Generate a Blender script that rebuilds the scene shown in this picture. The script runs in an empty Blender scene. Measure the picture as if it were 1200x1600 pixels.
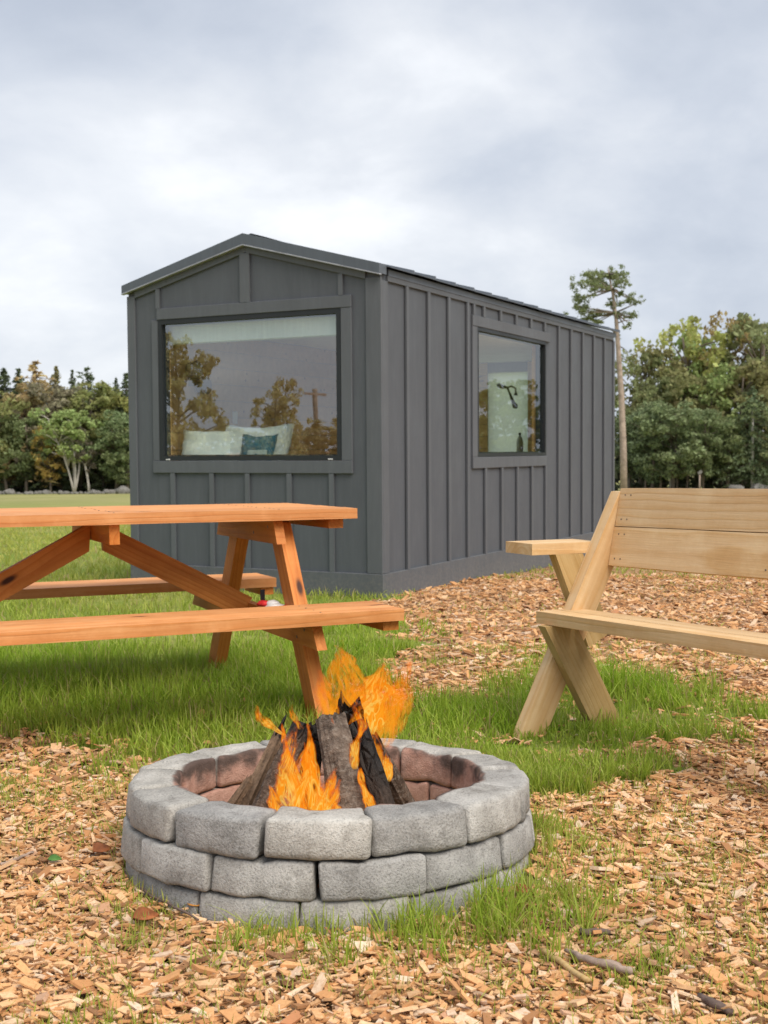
import bpy, bmesh, math, random
import numpy as np
from mathutils import Vector, Matrix, noise as mnoise

random.seed(7)
RNG = np.random.default_rng(7)
R = math.radians
scene = bpy.context.scene
COL = scene.collection

# ------------------------------------------------------------------ camera
F_PX, PITCH, ROLL, CAMH = 1910.0, 2.8699, 0.3582, 0.895
cam_data = bpy.data.cameras.new("camera")
cam = bpy.data.objects.new("camera", cam_data)
COL.objects.link(cam)
scene.camera = cam
cam_data.sensor_fit = 'HORIZONTAL'
cam_data.sensor_width = 36.0
cam_data.lens = F_PX / 1200.0 * 36.0
cam_data.clip_start = 0.05
cam_data.clip_end = 3000
cam_data.dof.use_dof = True
cam_data.dof.focus_distance = 3.1
cam_data.dof.aperture_fstop = 57.3 / 4.6
_fwd = Vector((0, math.cos(R(PITCH)), -math.sin(R(PITCH))))
_up0 = Vector((0, math.sin(R(PITCH)), math.cos(R(PITCH))))
_r0 = Vector((1, 0, 0))
_up = _up0 * math.cos(R(ROLL)) + _r0 * math.sin(R(ROLL))
_rt = _r0 * math.cos(R(ROLL)) - _up0 * math.sin(R(ROLL))
_m = Matrix((_rt, _up, -_fwd)).transposed().to_4x4()
_m.translation = (0, 0, CAMH)
cam.matrix_world = _m

# ------------------------------------------------------------------ light, sky, exposure
SUN_EL, SUN_AZ = 52.0, 141.0          # azimuth clockwise from +Y (the view direction)
EXPOSURE = 1.35
sun_data = bpy.data.lights.new("sun", 'SUN')
sun_data.energy = 1.5
sun_data.angle = R(44)
sun_data.color = (1.0, 0.91, 0.79)
sun = bpy.data.objects.new("sun", sun_data)
COL.objects.link(sun)
_sd = Vector((math.sin(R(SUN_AZ)) * math.cos(R(SUN_EL)), math.cos(R(SUN_AZ)) * math.cos(R(SUN_EL)), math.sin(R(SUN_EL))))
sun.rotation_euler = _sd.to_track_quat('Z', 'Y').to_euler()

vs = scene.view_settings
scene.display_settings.display_device = 'sRGB'
vs.view_transform = 'Standard'
vs.look = 'None'
vs.gamma = 1.0
vs.use_curve_mapping = False
vs.exposure = EXPOSURE
scene.cycles.max_bounces = 8
scene.cycles.transparent_max_bounces = 24
scene.cycles.caustics_reflective = False
scene.cycles.caustics_refractive = False


class NT:
    """small helper for node trees"""
    def __init__(self, tree):
        self.t = tree
        self.n = tree.nodes
        self.n.clear()

    def new(self, typ, **kw):
        nd = self.n.new(typ)
        ins = kw.pop('ins', {})
        for k, v in kw.items():
            setattr(nd, k, v)
        for k, v in ins.items():
            self.put(nd.inputs[k], v)
        return nd

    def put(self, sock, v):
        if isinstance(v, bpy.types.NodeSocket):
            self.t.links.new(v, sock)
        else:
            sock.default_value = v

    def math(self, op, a, b=None, c=None, clamp=False):
        nd = self.n.new('ShaderNodeMath')
        nd.operation = op
        nd.use_clamp = clamp
        for i, v in enumerate((a, b, c)):
            if v is not None:
                self.put(nd.inputs[i], v)
        return nd.outputs[0]

    def vmath(self, op, a, b=None, scale=None):
        nd = self.n.new('ShaderNodeVectorMath')
        nd.operation = op
        self.put(nd.inputs[0], a)
        if b is not None:
            self.put(nd.inputs[1], b)
        if scale is not None:
            self.put(nd.inputs['Scale'], scale)
        return nd.outputs['Value'] if op in ('LENGTH', 'DOT_PRODUCT') else nd.outputs[0]

    def mix(self, fac, a, b, blend='MIX'):
        nd = self.n.new('ShaderNodeMix')
        nd.data_type = 'RGBA'
        nd.blend_type = blend
        self.put(nd.inputs[0], fac)
        for s, v in ((nd.inputs[6], a), (nd.inputs[7], b)):
            if isinstance(v, tuple) and len(v) == 3:
                v = v + (1,)
            self.put(s, v)
        return nd.outputs[2]

    def ramp(self, fac, stops, interp='LINEAR'):
        nd = self.n.new('ShaderNodeValToRGB')
        cr = nd.color_ramp
        cr.interpolation = interp
        while len(cr.elements) > 1:
            cr.elements.remove(cr.elements[-1])
        for i, (p, c) in enumerate(stops):
            e = cr.elements[0] if i == 0 else cr.elements.new(p)
            e.position = p
            if not isinstance(c, tuple):
                c = (c, c, c)
            e.color = c + (1,) if len(c) == 3 else c
        self.put(nd.inputs[0], fac)
        return nd.outputs[0]

    def noise(self, vec, scale, detail=4.0, rough=0.55, dist=0.0, color=False):
        nd = self.n.new('ShaderNodeTexNoise')
        nd.inputs['Scale'].default_value = scale
        nd.inputs['Detail'].default_value = detail
        nd.inputs['Roughness'].default_value = rough
        nd.inputs['Distortion'].default_value = dist
        if vec is not None:
            self.put(nd.inputs['Vector'], vec)
        return nd.outputs[1] if color else nd.outputs[0]

    def maprange(self, v, a, b, c=0.0, d=1.0, smooth=False):
        nd = self.n.new('ShaderNodeMapRange')
        if smooth:
            nd.interpolation_type = 'SMOOTHSTEP'
        self.put(nd.inputs[0], v)
        for i, x in zip((1, 2, 3, 4), (a, b, c, d)):
            self.put(nd.inputs[i], x)
        return nd.outputs[0]

    def sep(self, v):
        nd = self.n.new('ShaderNodeSeparateXYZ')
        self.put(nd.inputs[0], v)
        return nd.outputs

    def comb(self, x, y, z):
        nd = self.n.new('ShaderNodeCombineXYZ')
        for i, v in enumerate((x, y, z)):
            self.put(nd.inputs[i], v)
        return nd.outputs[0]

    def bump(self, h, strength=0.5, dist=0.01):
        nd = self.n.new('ShaderNodeBump')
        nd.inputs['Strength'].default_value = strength
        nd.inputs['Distance'].default_value = dist
        self.put(nd.inputs['Height'], h)
        return nd.outputs[0]


world = bpy.data.worlds.new("World")
scene.world = world
world.use_nodes = True
w = NT(world.node_tree)
sky = w.new('ShaderNodeTexSky', sky_type='NISHITA', sun_disc=False)
sky.sun_elevation = R(SUN_EL)
sky.sun_rotation = R(SUN_AZ)
bg_sky = w.new('ShaderNodeBackground', ins={'Color': sky.outputs[0], 'Strength': 0.05})
gen = w.new('ShaderNodeTexCoord').outputs['Generated']
dirn = w.vmath('NORMALIZE', gen)
dx, dy, dz = w.sep(dirn)
den = w.math('ADD', w.math('MAXIMUM', dz, 0.0), 0.42)
plane = w.comb(w.math('DIVIDE', dx, den), w.math('DIVIDE', dy, den), 0.0)
pl_a = w.vmath('ADD', plane, (3.3, 1.7, 0.0))
n1 = w.noise(pl_a, 1.7, 7, 0.55, 0.3)
n2 = w.noise(w.vmath('ADD', plane, (9.1, 4.2, 2.0)), 4.2, 6, 0.55, 0.25)
cl = w.math('ADD', w.math('MULTIPLY', n1, 0.62), w.math('MULTIPLY', n2, 0.38))
# the cloud deck is thinner, so paler, in a band a little above the horizon
band = w.ramp(dz, [(0.0, 0.42), (0.07, 0.50), (0.17, 0.58), (0.25, 0.46), (0.34, 0.34), (0.6, 0.40), (1.0, 0.5)], 'EASE')
thick = w.math('ADD', w.math('MULTIPLY', cl, 1.55), w.math('SUBTRACT', w.math('MULTIPLY', band, 0.85), 0.74))
ccol = w.ramp(thick, [(0.12, (0.30, 0.335, 0.40)), (0.38, (0.40, 0.43, 0.485)), (0.58, (0.51, 0.53, 0.565)), (0.80, (0.68, 0.69, 0.705)), (1.0, (0.80, 0.80, 0.80))])
glow = w.maprange(w.vmath('DOT_PRODUCT', dirn, (-0.27, 0.955, 0.135)), 0.985, 0.999, 0.0, 0.14, True)
ccol = w.mix(glow, ccol, (0.86, 0.86, 0.85))
bg_cl = w.new('ShaderNodeBackground', ins={'Color': ccol, 'Strength': 0.66})
wm = w.new('ShaderNodeMixShader', ins={0: 0.93, 1: bg_sky.outputs[0], 2: bg_cl.outputs[0]})
wo = w.new('ShaderNodeOutputWorld', ins={'Surface': wm.outputs[0]})


# ------------------------------------------------------------------ helpers: pixels to places, tags, meshes
def ray(px, py):
    rr = R(ROLL)
    ex, ey = px - 600.0, py - 800.0
    ex, ey = ex * math.cos(rr) - ey * math.sin(rr), ex * math.sin(rr) + ey * math.cos(rr)
    return Vector((ex / F_PX, 0, 0)) + _fwd + _up0 * (-ey / F_PX)


def at(px, py, Y):
    """the place seen at a photograph pixel, Y metres ahead"""
    d = ray(px, py)
    return Vector((0, 0, CAMH)) + d * (Y / d.y)


SL = 0.0257


def gz(y):
    return -SL * max(-5.0, min(y, 140.0))


def gz_np(y):
    return -SL * np.clip(y, -5.0, 140.0)


def ground_at(px, py):
    d = ray(px, py)
    t = -CAMH / (d.z + SL * d.y)
    return Vector((0, 0, CAMH)) + d * t


def to_px(x, y, z):
    """photograph pixel of world points (numpy)"""
    zz = z - CAMH
    a = R(PITCH)
    d = y * math.cos(a) - zz * math.sin(a)
    u = zz * math.cos(a) + y * math.sin(a)
    d = np.where(d < 0.3, 0.3, d)
    ex, ey = F_PX * x / d, -F_PX * u / d
    rr = -R(ROLL)
    return 600 + ex * math.cos(rr) - ey * math.sin(rr), 800 + ex * math.sin(rr) + ey * math.cos(rr)


def tag(o, label=None, cat=None, group=None, kind=None):
    if label:
        o['label'] = label
    if cat:
        o['category'] = cat
    if group:
        o['group'] = group
    if kind:
        o['kind'] = kind
    return o


def empty(name, loc=(0, 0, 0), rotz=0.0):
    o = bpy.data.objects.new(name, None)
    o.empty_display_size = 0.2
    o.location = loc
    o.rotation_euler = (0, 0, rotz)
    COL.objects.link(o)
    return o


def link(name, me, mat=None, parent=None, matrix=None):
    """matrix is the object's placement in its parent's space"""
    o = bpy.data.objects.new(name, me)
    COL.objects.link(o)
    if mat is not None and len(me.materials) == 0:
        for m in (mat if isinstance(mat, (list, tuple)) else [mat]):
            me.materials.append(m)
    if parent is not None:
        o.parent = parent
    if matrix is not None:
        o.matrix_basis = matrix
    return o


def mesh_np(name, verts, faces_flat, counts, mat=None, smooth=False, mat_index=None):
    """mesh from numpy arrays"""
    me = bpy.data.meshes.new(name)
    nv, nf = len(verts), len(counts)
    me.vertices.add(nv)
    me.vertices.foreach_set('co', np.asarray(verts, np.float32).ravel())
    me.loops.add(len(faces_flat))
    me.loops.foreach_set('vertex_index', np.asarray(faces_flat, np.int32))
    me.polygons.add(nf)
    starts = np.concatenate(([0], np.cumsum(counts)[:-1])).astype(np.int32)
    me.polygons.foreach_set('loop_start', starts)
    me.polygons.foreach_set('loop_total', np.asarray(counts, np.int32))
    me.polygons.foreach_set('use_smooth', np.full(nf, bool(smooth)))
    if mat_index is not None:
        me.polygons.foreach_set('material_index', np.asarray(mat_index, np.int32))
    me.update(calc_edges=True)
    me.validate(clean_customdata=False)
    if mat is not None:
        for m in (mat if isinstance(mat, (list, tuple)) else [mat]):
            me.materials.append(m)
    return me


def bm_mesh(bm, name, smooth=False):
    me = bpy.data.meshes.new(name)
    bmesh.ops.recalc_face_normals(bm, faces=bm.faces)
    bm.to_mesh(me)
    bm.free()
    if smooth:
        for p in me.polygons:
            p.use_smooth = True
    return me


def box_me(name, lo, hi, bevel=0.0, seg=1):
    bm = bmesh.new()
    vs_ = [bm.verts.new((x, y, z)) for x in (lo[0], hi[0]) for y in (lo[1], hi[1]) for z in (lo[2], hi[2])]
    for f in ((0, 1, 3, 2), (4, 6, 7, 5), (0, 4, 5, 1), (2, 3, 7, 6), (0, 2, 6, 4), (1, 5, 7, 3)):
        bm.faces.new([vs_[i] for i in f])
    if bevel > 0:
        bmesh.ops.bevel(bm, geom=list(bm.edges), offset=bevel, segments=seg, affect='EDGES', profile=0.6)
    return bm_mesh(bm, name)


def board(name, parent, p0, p1, width, thick, up, mat, bevel=0.004, end0=0.0, end1=0.0, wobble=0.0):
    """a plank from p0 to p1 (parent space): width along up, thickness across; end0/end1 skew the cut ends"""
    p0, p1 = Vector(p0), Vector(p1)
    xa = (p1 - p0)
    L = xa.length
    xa.normalize()
    za = Vector(up) - xa * Vector(up).dot(xa)
    za.normalize()
    ya = za.cross(xa)
    bm = bmesh.new()
    h, t = width / 2, thick / 2
    ns = max(1, int(L / 0.12)) if wobble else 1
    rings = []
    for i in range(ns + 1):
        u = i / ns
        ring = []
        for (yy, zz) in ((-t, -h), (t, -h), (t, h), (-t, h)):
            xx = -L / 2 + L * u
            if i == 0:
                xx += end0 * (zz / h)
            if i == ns:
                xx += end1 * (zz / h)
            j = wobble * (mnoise.noise(Vector((xx * 3 + p0.x * 7, yy * 40, zz * 9 + p0.z * 5))))
            ring.append(bm.verts.new((xx, yy + j * 0.5, zz + j)))
        rings.append(ring)
    for a, b in zip(rings, rings[1:]):
        for k in range(4):
            bm.faces.new((a[k], a[(k + 1) % 4], b[(k + 1) % 4], b[k]))
    bm.faces.new(rings[0][::-1])
    bm.faces.new(rings[-1])
    if bevel:
        sharp = [e for e in bm.edges if len(e.link_faces) == 2 and e.calc_face_angle(0) > 0.6]
        bmesh.ops.bevel(bm, geom=sharp, offset=bevel, segments=2, affect='EDGES', profile=0.7)
    me = bm_mesh(bm, name)
    M = Matrix((xa, ya, za)).transposed().to_4x4()
    M.translation = (p0 + p1) / 2
    return link(name, me, mat, parent, M)


def tube_arrays(pts, radii, nseg=7, cap=True):
    """a tapered tube along pts -> (verts, faces)"""
    pts = [Vector(p) for p in pts]
    V, Fc = [], []
    n = len(pts)
    for i, p in enumerate(pts):
        d = (pts[min(i + 1, n - 1)] - pts[max(i - 1, 0)])
        if d.length < 1e-9:
            d = Vector((0, 0, 1))
        d.normalize()
        a = d.cross(Vector((0.31, 0.95, 0.05)))
        if a.length < 0.1:
            a = d.cross(Vector((1, 0, 0)))
        a.normalize()
        b = d.cross(a)
        for k in range(nseg):
            t = 2 * math.pi * k / nseg
            V.append(p + (a * math.cos(t) + b * math.sin(t)) * radii[i])
    for i in range(n - 1):
        for k in range(nseg):
            k2 = (k + 1) % nseg
            Fc.append((i * nseg + k, i * nseg + k2, (i + 1) * nseg + k2, (i + 1) * nseg + k))
    if cap:
        Fc.append(tuple(range(nseg))[::-1])
        Fc.append(tuple((n - 1) * nseg + k for k in range(nseg)))
    return V, Fc


def tube_me(name, pts, radii, nseg=8, smooth=True):
    V, Fc = tube_arrays(pts, radii, nseg)
    me = bpy.data.meshes.new(name)
    me.from_pydata([tuple(v) for v in V], [], Fc)
    me.update()
    if smooth:
        for p in me.polygons:
            p.use_smooth = True
    return me


# ------------------------------------------------------------------ materials
def material(name):
    m = bpy.data.materials.new(name)
    m.use_nodes = True
    return m, NT(m.node_tree)


def finish(t, base, rough=0.7, normal=None, spec=0.3, **extra):
    b = t.new('ShaderNodeBsdfPrincipled')
    t.put(b.inputs['Base Color'], base + (1,) if isinstance(base, tuple) and len(base) == 3 else base)
    t.put(b.inputs['Roughness'], rough)
    b.inputs['Specular IOR Level'].default_value = spec
    if normal is not None:
        t.put(b.inputs['Normal'], normal)
    for k, v in extra.items():
        t.put(b.inputs[k], v)
    t.new('ShaderNodeOutputMaterial', ins={'Surface': b.outputs[0]})
    return b


def wood_mat(name, light, mid, dark, knot=(0.05, 0.02, 0.01), ring=46.0, rough=0.62, varying=0.18, contrast=1.0, knots=0.16, stain=None):
    """sawn timber: growth rings round a pith line along local X, knots, grain"""
    m, t = material(name)
    tc = t.new('ShaderNodeTexCoord')
    oi = t.new('ShaderNodeObjectInfo')
    rnd = oi.outputs['Random']
    shift = t.comb(t.math('MULTIPLY', rnd, 17.0), t.math('MULTIPLY', t.math('SUBTRACT', rnd, 0.5), 0.16), t.math('SUBTRACT', t.math('FRACT', t.math('MULTIPLY', rnd, 7.3)), 0.5))
    shift2 = t.vmath('MULTIPLY', shift, (1.0, 1.0, 0.16))
    p = t.vmath('ADD', tc.outputs['Object'], shift2)
    px, py, pz = t.sep(p)
    warp = t.noise(t.vmath('MULTIPLY', p, (1.1, 7.0, 7.0)), 1.0, 3, 0.5, 0, True)
    wv = t.vmath('SCALE', t.vmath('SUBTRACT', warp, (0.5, 0.5, 0.5)), scale=0.075)
    wx, wy, wz = t.sep(wv)
    ry = t.math('ADD', t.math('ADD', py, 0.055), wy)
    rz = t.math('ADD', pz, wz)
    r = t.math('SQRT', t.math('ADD', t.math('MULTIPLY', ry, ry), t.math('MULTIPLY', rz, rz)))
    saw = t.math('FRACT', t.math('MULTIPLY', r, ring * 2.2))
    ringv = t.ramp(saw, [(0.0, 0.15), (0.55, 0.45), (0.86, 1.0), (1.0, 0.15)])
    fine = t.noise(t.vmath('MULTIPLY', p, (6.0, 170.0, 170.0)), 1.0, 3, 0.6)
    streak = t.noise(t.vmath('MULTIPLY', p, (0.8, 16.0, 16.0)), 1.0, 4, 0.6)
    blot = t.noise(p, 6.5, 5, 0.68)
    c = t.mix(t.math('MULTIPLY', ringv, 0.75 * contrast), light, mid)
    c = t.mix(t.maprange(streak, 0.42, 0.72, 0.0, 0.55 * contrast), c, dark)
    c = t.mix(t.maprange(fine, 0.40, 0.66, 0.0, 0.35), c, mid)
    c = t.mix(t.maprange(blot, 0.50, 0.70, 0.0, 0.42), c, dark)
    c = t.mix(t.maprange(blot, 0.46, 0.30, 0.0, 0.30), c, tuple(min(.85, q_ * 1.18 + .03) for q_ in light))
    # knots
    vor = t.new('ShaderNodeTexVoronoi', feature='F1', ins={'Vector': t.vmath('MULTIPLY', p, (3.4, 10.0, 10.0)), 'Scale': 1.0})
    keep = t.math('GREATER_THAN', t.sep(vor.outputs['Color'])[0], 1.0 - knots * 2.4)
    kk = t.math('MULTIPLY', t.maprange(vor.outputs['Distance'], 0.06, 0.17, 1.0, 0.0, True), keep)
    halo = t.math('MULTIPLY', t.maprange(vor.outputs['Distance'], 0.05, 0.34, 0.45, 0.0, True), keep)
    c = t.mix(halo, c, dark)
    c = t.mix(kk, c, knot)
    # per-board tint
    hsv = t.new('ShaderNodeHueSaturation', ins={'Color': c, 'Value': t.math('ADD', 1.0 - varying / 2, t.math('MULTIPLY', rnd, varying))})
    c = hsv.outputs[0]
    h = t.math('ADD', t.math('MULTIPLY', ringv, 0.5), t.math('ADD', t.math('MULTIPLY', fine, 0.7), t.math('MULTIPLY', streak, 0.6)))
    finish(t, c, rough, t.bump(h, 0.35, 0.004), 0.25)
    return m


M = {}
M['cedar'] = wood_mat('stained_cedar', (0.66, 0.26, 0.060), (0.52, 0.165, 0.030), (0.36, 0.10, 0.015), (0.05, 0.014, 0.006), ring=24, rough=0.55, knots=0.24, contrast=1.25, varying=.34)
M['cedar_top'] = wood_mat('pale_cedar', (0.72, 0.365, 0.155), (0.62, 0.25, 0.08), (0.45, 0.155, 0.04), (0.08, 0.02, 0.01), ring=24, rough=0.6, knots=0.16, contrast=1.25, varying=.32)  # paler cedar for the top and bench boards
M['pine'] = wood_mat('fresh_pine', (0.74, 0.545, 0.325), (0.64, 0.415, 0.195), (0.52, 0.295, 0.115), (0.13, 0.06, 0.025), ring=17, rough=0.6, knots=0.15, contrast=1.3)
M['treated'] = wood_mat('treated_pine', (0.53, 0.385, 0.19), (0.41, 0.26, 0.095), (0.27, 0.165, 0.055), (0.06, 0.03, 0.015), ring=30, rough=0.65, knots=0.12)
M['panelling'] = wood_mat('interior_panelling', (0.66, 0.42, 0.19), (0.56, 0.32, 0.12), (0.44, 0.22, 0.07), ring=30, rough=0.5)


def paint_mat(name, col, rough=0.55, dirt=0.0):
    m, t = material(name)
    tc = t.new('ShaderNodeTexCoord')
    geo = t.new('ShaderNodeNewGeometry')
    p = geo.outputs['Position']
    n = t.noise(p, 2.0, 4, 0.6)
    n2 = t.noise(t.vmath('MULTIPLY', p, (30, 30, 3.5)), 1.0, 3, 0.6)
    c = t.mix(t.maprange(n, 0.35, 0.7, 0.0, 0.5), col, tuple(x * 0.86 for x in col))
    c = t.mix(t.maprange(n2, 0.45, 0.75, 0.0, 0.34), c, tuple(x * 1.30 for x in col))
    c = t.mix(t.maprange(t.noise(t.vmath('MULTIPLY', p, (7, 7, .8)), 1.0, 4, 0.65), 0.52, 0.72, 0.0, 0.4), c, tuple(x * 0.74 for x in col))
    if dirt:
        x, y, z = t.sep(p)
        low = t.maprange(t.math('ADD', z, t.math('MULTIPLY', t.noise(p, 9.0, 4, 0.65), 0.32)), -0.16, 0.22, dirt, 0.0, True)
        spl = t.math('MULTIPLY', low, t.maprange(t.noise(p, 46.0, 3, 0.7), 0.42, 0.64, 0.15, 1.0))
        c = t.mix(spl, c, (0.30, 0.27, 0.23))
    grain = t.noise(t.vmath('MULTIPLY', p, (110, 110, 7)), 1.0, 3, 0.6)
    finish(t, c, t.maprange(n, 0.3, 0.7, rough - 0.06, rough + 0.1), t.bump(grain, 0.12, 0.003), 0.35)
    return m


M['siding'] = paint_mat('grey_siding_paint', (0.096, 0.106, 0.122), 0.58)
M['base_paint'] = paint_mat('grey_skirt_paint', (0.106, 0.116, 0.130), 0.62, 0.34)
M['trim'] = paint_mat('grey_trim_paint', (0.110, 0.120, 0.135), 0.55)
M['batten'] = paint_mat('grey_batten_paint', (0.113, 0.123, 0.138), 0.55)
M['metal'] = paint_mat('grey_roof_metal', (0.100, 0.117, 0.140), 0.38)
M['frame'] = paint_mat('black_window_frame', (0.022, 0.026, 0.030), 0.42)
M['white'] = paint_mat('white_wall_paint', (0.78, 0.80, 0.78), 0.6)


def simple(name, col, rough=0.6, spec=0.3, nscale=8.0, amount=0.25, bump=0.0, **extra):
    m, t = material(name)
    tc = t.new('ShaderNodeTexCoord')
    n = t.noise(tc.outputs['Object'], nscale, 5, 0.6)
    c = t.mix(t.maprange(n, 0.3, 0.7, 0.0, 1.0), tuple(x * (1 - amount) for x in col), tuple(min(1, x * (1 + amount)) for x in col))
    finish(t, c, rough, t.bump(n, bump, 0.01) if bump else None, spec, **extra)
    return m


M['black'] = simple('black_metal', (0.018, 0.018, 0.02), 0.4)
M['linen'] = simple('white_linen', (0.80, 0.82, 0.80), 0.8, nscale=20, amount=0.04, bump=0.2)
M['teal'] = simple('teal_cushion', (0.02, 0.13, 0.19), 0.8, nscale=30, amount=0.35)
M['greycloth'] = simple('grey_cushion', (0.35, 0.42, 0.42), 0.8, nscale=30, amount=0.2)
M['bottle'] = simple('grey_plastic_bottle', (0.5, 0.55, 0.52), 0.25)
M['red_cloth'] = simple('red_packet', (0.62, 0.03, 0.03), 0.5)
M['white_cloth'] = simple('white_packet', (0.78, 0.76, 0.74), 0.5)
M['rust'] = simple('white_mark', (0.6, 0.6, 0.6), 0.5)

m, t = material('white_blind')
d1 = t.new('ShaderNodeBsdfDiffuse', ins={'Color': (.85, .88, .85, 1)})
d2 = t.new('ShaderNodeBsdfTranslucent', ins={'Color': (.92, .95, .92, 1)})
mx = t.new('ShaderNodeMixShader', ins={0: 0.9, 1: d1.outputs[0], 2: d2.outputs[0]})
t.new('ShaderNodeOutputMaterial', ins={'Surface': mx.outputs[0]})
M['blind'] = m

# window glass: one reflecting, slightly green tinted sheet
m, t = material('window_glass')
gl = t.new('ShaderNodeBsdfGlossy', ins={'Color': (0.93, 0.97, 1.0, 1), 'Roughness': 0.0})
geo = t.new('ShaderNodeNewGeometry')
wob = t.noise(geo.outputs['Position'], 1.3, 2, 0.5)
t.put(gl.inputs['Normal'], t.bump(wob, 0.03, 0.02))
tr = t.new('ShaderNodeBsdfTransparent', ins={'Color': (0.90, 0.985, 0.94, 1)})
mx = t.new('ShaderNodeMixShader', ins={0: 0.22, 1: tr.outputs[0], 2: gl.outputs[0]})
t.new('ShaderNodeOutputMaterial', ins={'Surface': mx.outputs[0]})
M['glass'] = m

# concrete wall stones of the fire ring (grey outside; fired pink and sooty on the faces that look at the fire)
fire_ring = empty('fire_pit', (-0.135, 2.897, -0.1085))
RING_TILT = math.atan(0.0586)
fire_ring.rotation_euler = (-RING_TILT, 0, 0)
tag(fire_ring, 'round fire ring of three courses of tumbled grey concrete stones', 'fire pit')
m, t = material('tumbled_concrete')
oi = t.new('ShaderNodeObjectInfo')
rnd = oi.outputs['Random']
tcr = t.new('ShaderNodeTexCoord')
tcr.object = fire_ring
pr = tcr.outputs['Object']
off = t.comb(t.math('MULTIPLY', rnd, 31.0), t.math('MULTIPLY', rnd, 57.0), t.math('MULTIPLY', rnd, 13.0))
p = t.vmath('ADD', pr, off)
n_big = t.noise(p, 7.0, 5, 0.62)
n_mid = t.noise(p, 34.0, 5, 0.65)
n_fine = t.noise(p, 210.0, 3, 0.7)
c = t.ramp(n_big, [(0.32, (0.23, 0.226, 0.215)), (0.5, (0.39, 0.38, 0.36)), (0.66, (0.56, 0.55, 0.525))])
c = t.mix(t.maprange(n_mid, 0.42, 0.72, 0.0, 0.65), c, (0.42, 0.41, 0.39))
c = t.mix(t.maprange(n_fine, 0.52, 0.70, 0.0, 0.6), c, (0.10, 0.10, 0.10))
c = t.mix(t.maprange(t.noise(p, 15.0, 6, 0.72), 0.52, 0.66, 0.0, 0.55), c, (0.165, 0.155, 0.14))
c = t.mix(t.maprange(n_fine, 0.46, 0.30, 0.0, 0.45), c, (0.55, 0.54, 0.52))
tone = t.new('ShaderNodeHueSaturation', ins={'Color': c, 'Value': t.math('ADD', 0.80, t.math('MULTIPLY', rnd, 0.34)), 'Saturation': t.math('ADD', 0.7, rnd)})
c = tone.outputs[0]
x, y, z = t.sep(pr)
rad = t.math('SQRT', t.math('ADD', t.math('MULTIPLY', x, x), t.math('MULTIPLY', y, y)))
n_soot = t.noise(pr, 11.0, 4, 0.6)
inner = t.maprange(t.math('ADD', rad, t.math('MULTIPLY', n_soot, 0.02)), 0.377, 0.389, 1.0, 0.0, True)
pink = t.ramp(n_mid, [(0.3, (0.38, 0.205, 0.155)), (0.7, (0.58, 0.36, 0.29))])
soot_h = t.math('ADD', t.math('MULTIPLY', z, 7.0), t.math('MULTIPLY', t.math('SUBTRACT', n_soot, 0.5), 1.9))
soot = t.maprange(soot_h, 1.12, 1.7, 0.0, 1.0, True)
fired = t.mix(t.math('MULTIPLY', soot, 0.88), pink, (0.06, 0.05, 0.045))
c = t.mix(inner, c, fired)
hgt = t.math('ADD', t.math('MULTIPLY', n_mid, 0.55), t.math('MULTIPLY', n_fine, 0.45))
finish(t, c, 0.92, t.bump(hgt, 1.0, 0.009), 0.15)
M['stone'] = m

# bark, split wood and charred wood of the firewood; 'char' places the burnt part along local X
def log_mat(name, base_a, base_b, char_from, char_to, bark):
    m, t = material(name)
    tc = t.new('ShaderNodeTexCoord')
    p = tc.outputs['Object']
    x, y, z = t.sep(p)
    n = t.noise(t.vmath('MULTIPLY', p, (14, 46, 46) if not bark else (40, 26, 26)), 1.0, 5, 0.7)
    n2 = t.noise(p, 90.0, 4, 0.7)
    c = t.mix(t.maprange(n, 0.32, 0.68, 0.0, 1.0), base_a, base_b)
    c = t.mix(t.maprange(n2, 0.5, 0.72, 0.0, 0.55), c, (0.36, 0.31, 0.26) if bark else (0.05, 0.035, 0.025))
    ch = t.maprange(t.math('ADD', x, t.math('MULTIPLY', t.math('SUBTRACT', t.noise(p, 13.0, 4, 0.6), 0.5), 0.32)), char_from, char_to, 0.0, 1.0, True)
    c = t.mix(ch, c, t.mix(n, (0.006, 0.005, 0.005), (0.022, 0.018, 0.016)))
    vor = t.new('ShaderNodeTexVoronoi', feature='DISTANCE_TO_EDGE', ins={'Vector': t.vmath('MULTIPLY', p, (22, 40, 40)), 'Scale': 1.0})
    h = t.math('ADD', t.math('MULTIPLY', n, 1.0), t.math('MULTIPLY', n2, 0.4))
    h = t.math('ADD', h, t.math('MULTIPLY', t.math('MULTIPLY', ch, t.math('MINIMUM', vor.outputs['Distance'], 0.15)), 5.0))
    finish(t, c, t.mix(ch, (0.9, 0.9, 0.9), (0.5, 0.5, 0.5)), t.bump(h, 1.0, 0.014), 0.3)
    return m


M['bark'] = log_mat('grey_bark', (0.035, 0.024, 0.018), (0.21, 0.16, 0.125), 0.22, 0.34, True)
M['bark_burnt'] = log_mat('burnt_bark', (0.05, 0.03, 0.02), (0.15, 0.10, 0.07), 0.04, 0.16, True)
M['split'] = log_mat('weathered_split_wood', (0.10, 0.060, 0.035), (0.30, 0.20, 0.13), 0.10, 0.2, False)
M['charred'] = log_mat('charred_wood', (0.02, 0.014, 0.01), (0.09, 0.06, 0.045), -0.16, 0.10, False)
M['cut'] = simple('cut_log_end', (0.30, 0.20, 0.12), 0.85, nscale=40, amount=0.5)
M['charcoal'] = simple('ash_and_charcoal', (0.05, 0.046, 0.042), 0.95, nscale=30, amount=0.7, bump=0.6)


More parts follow.
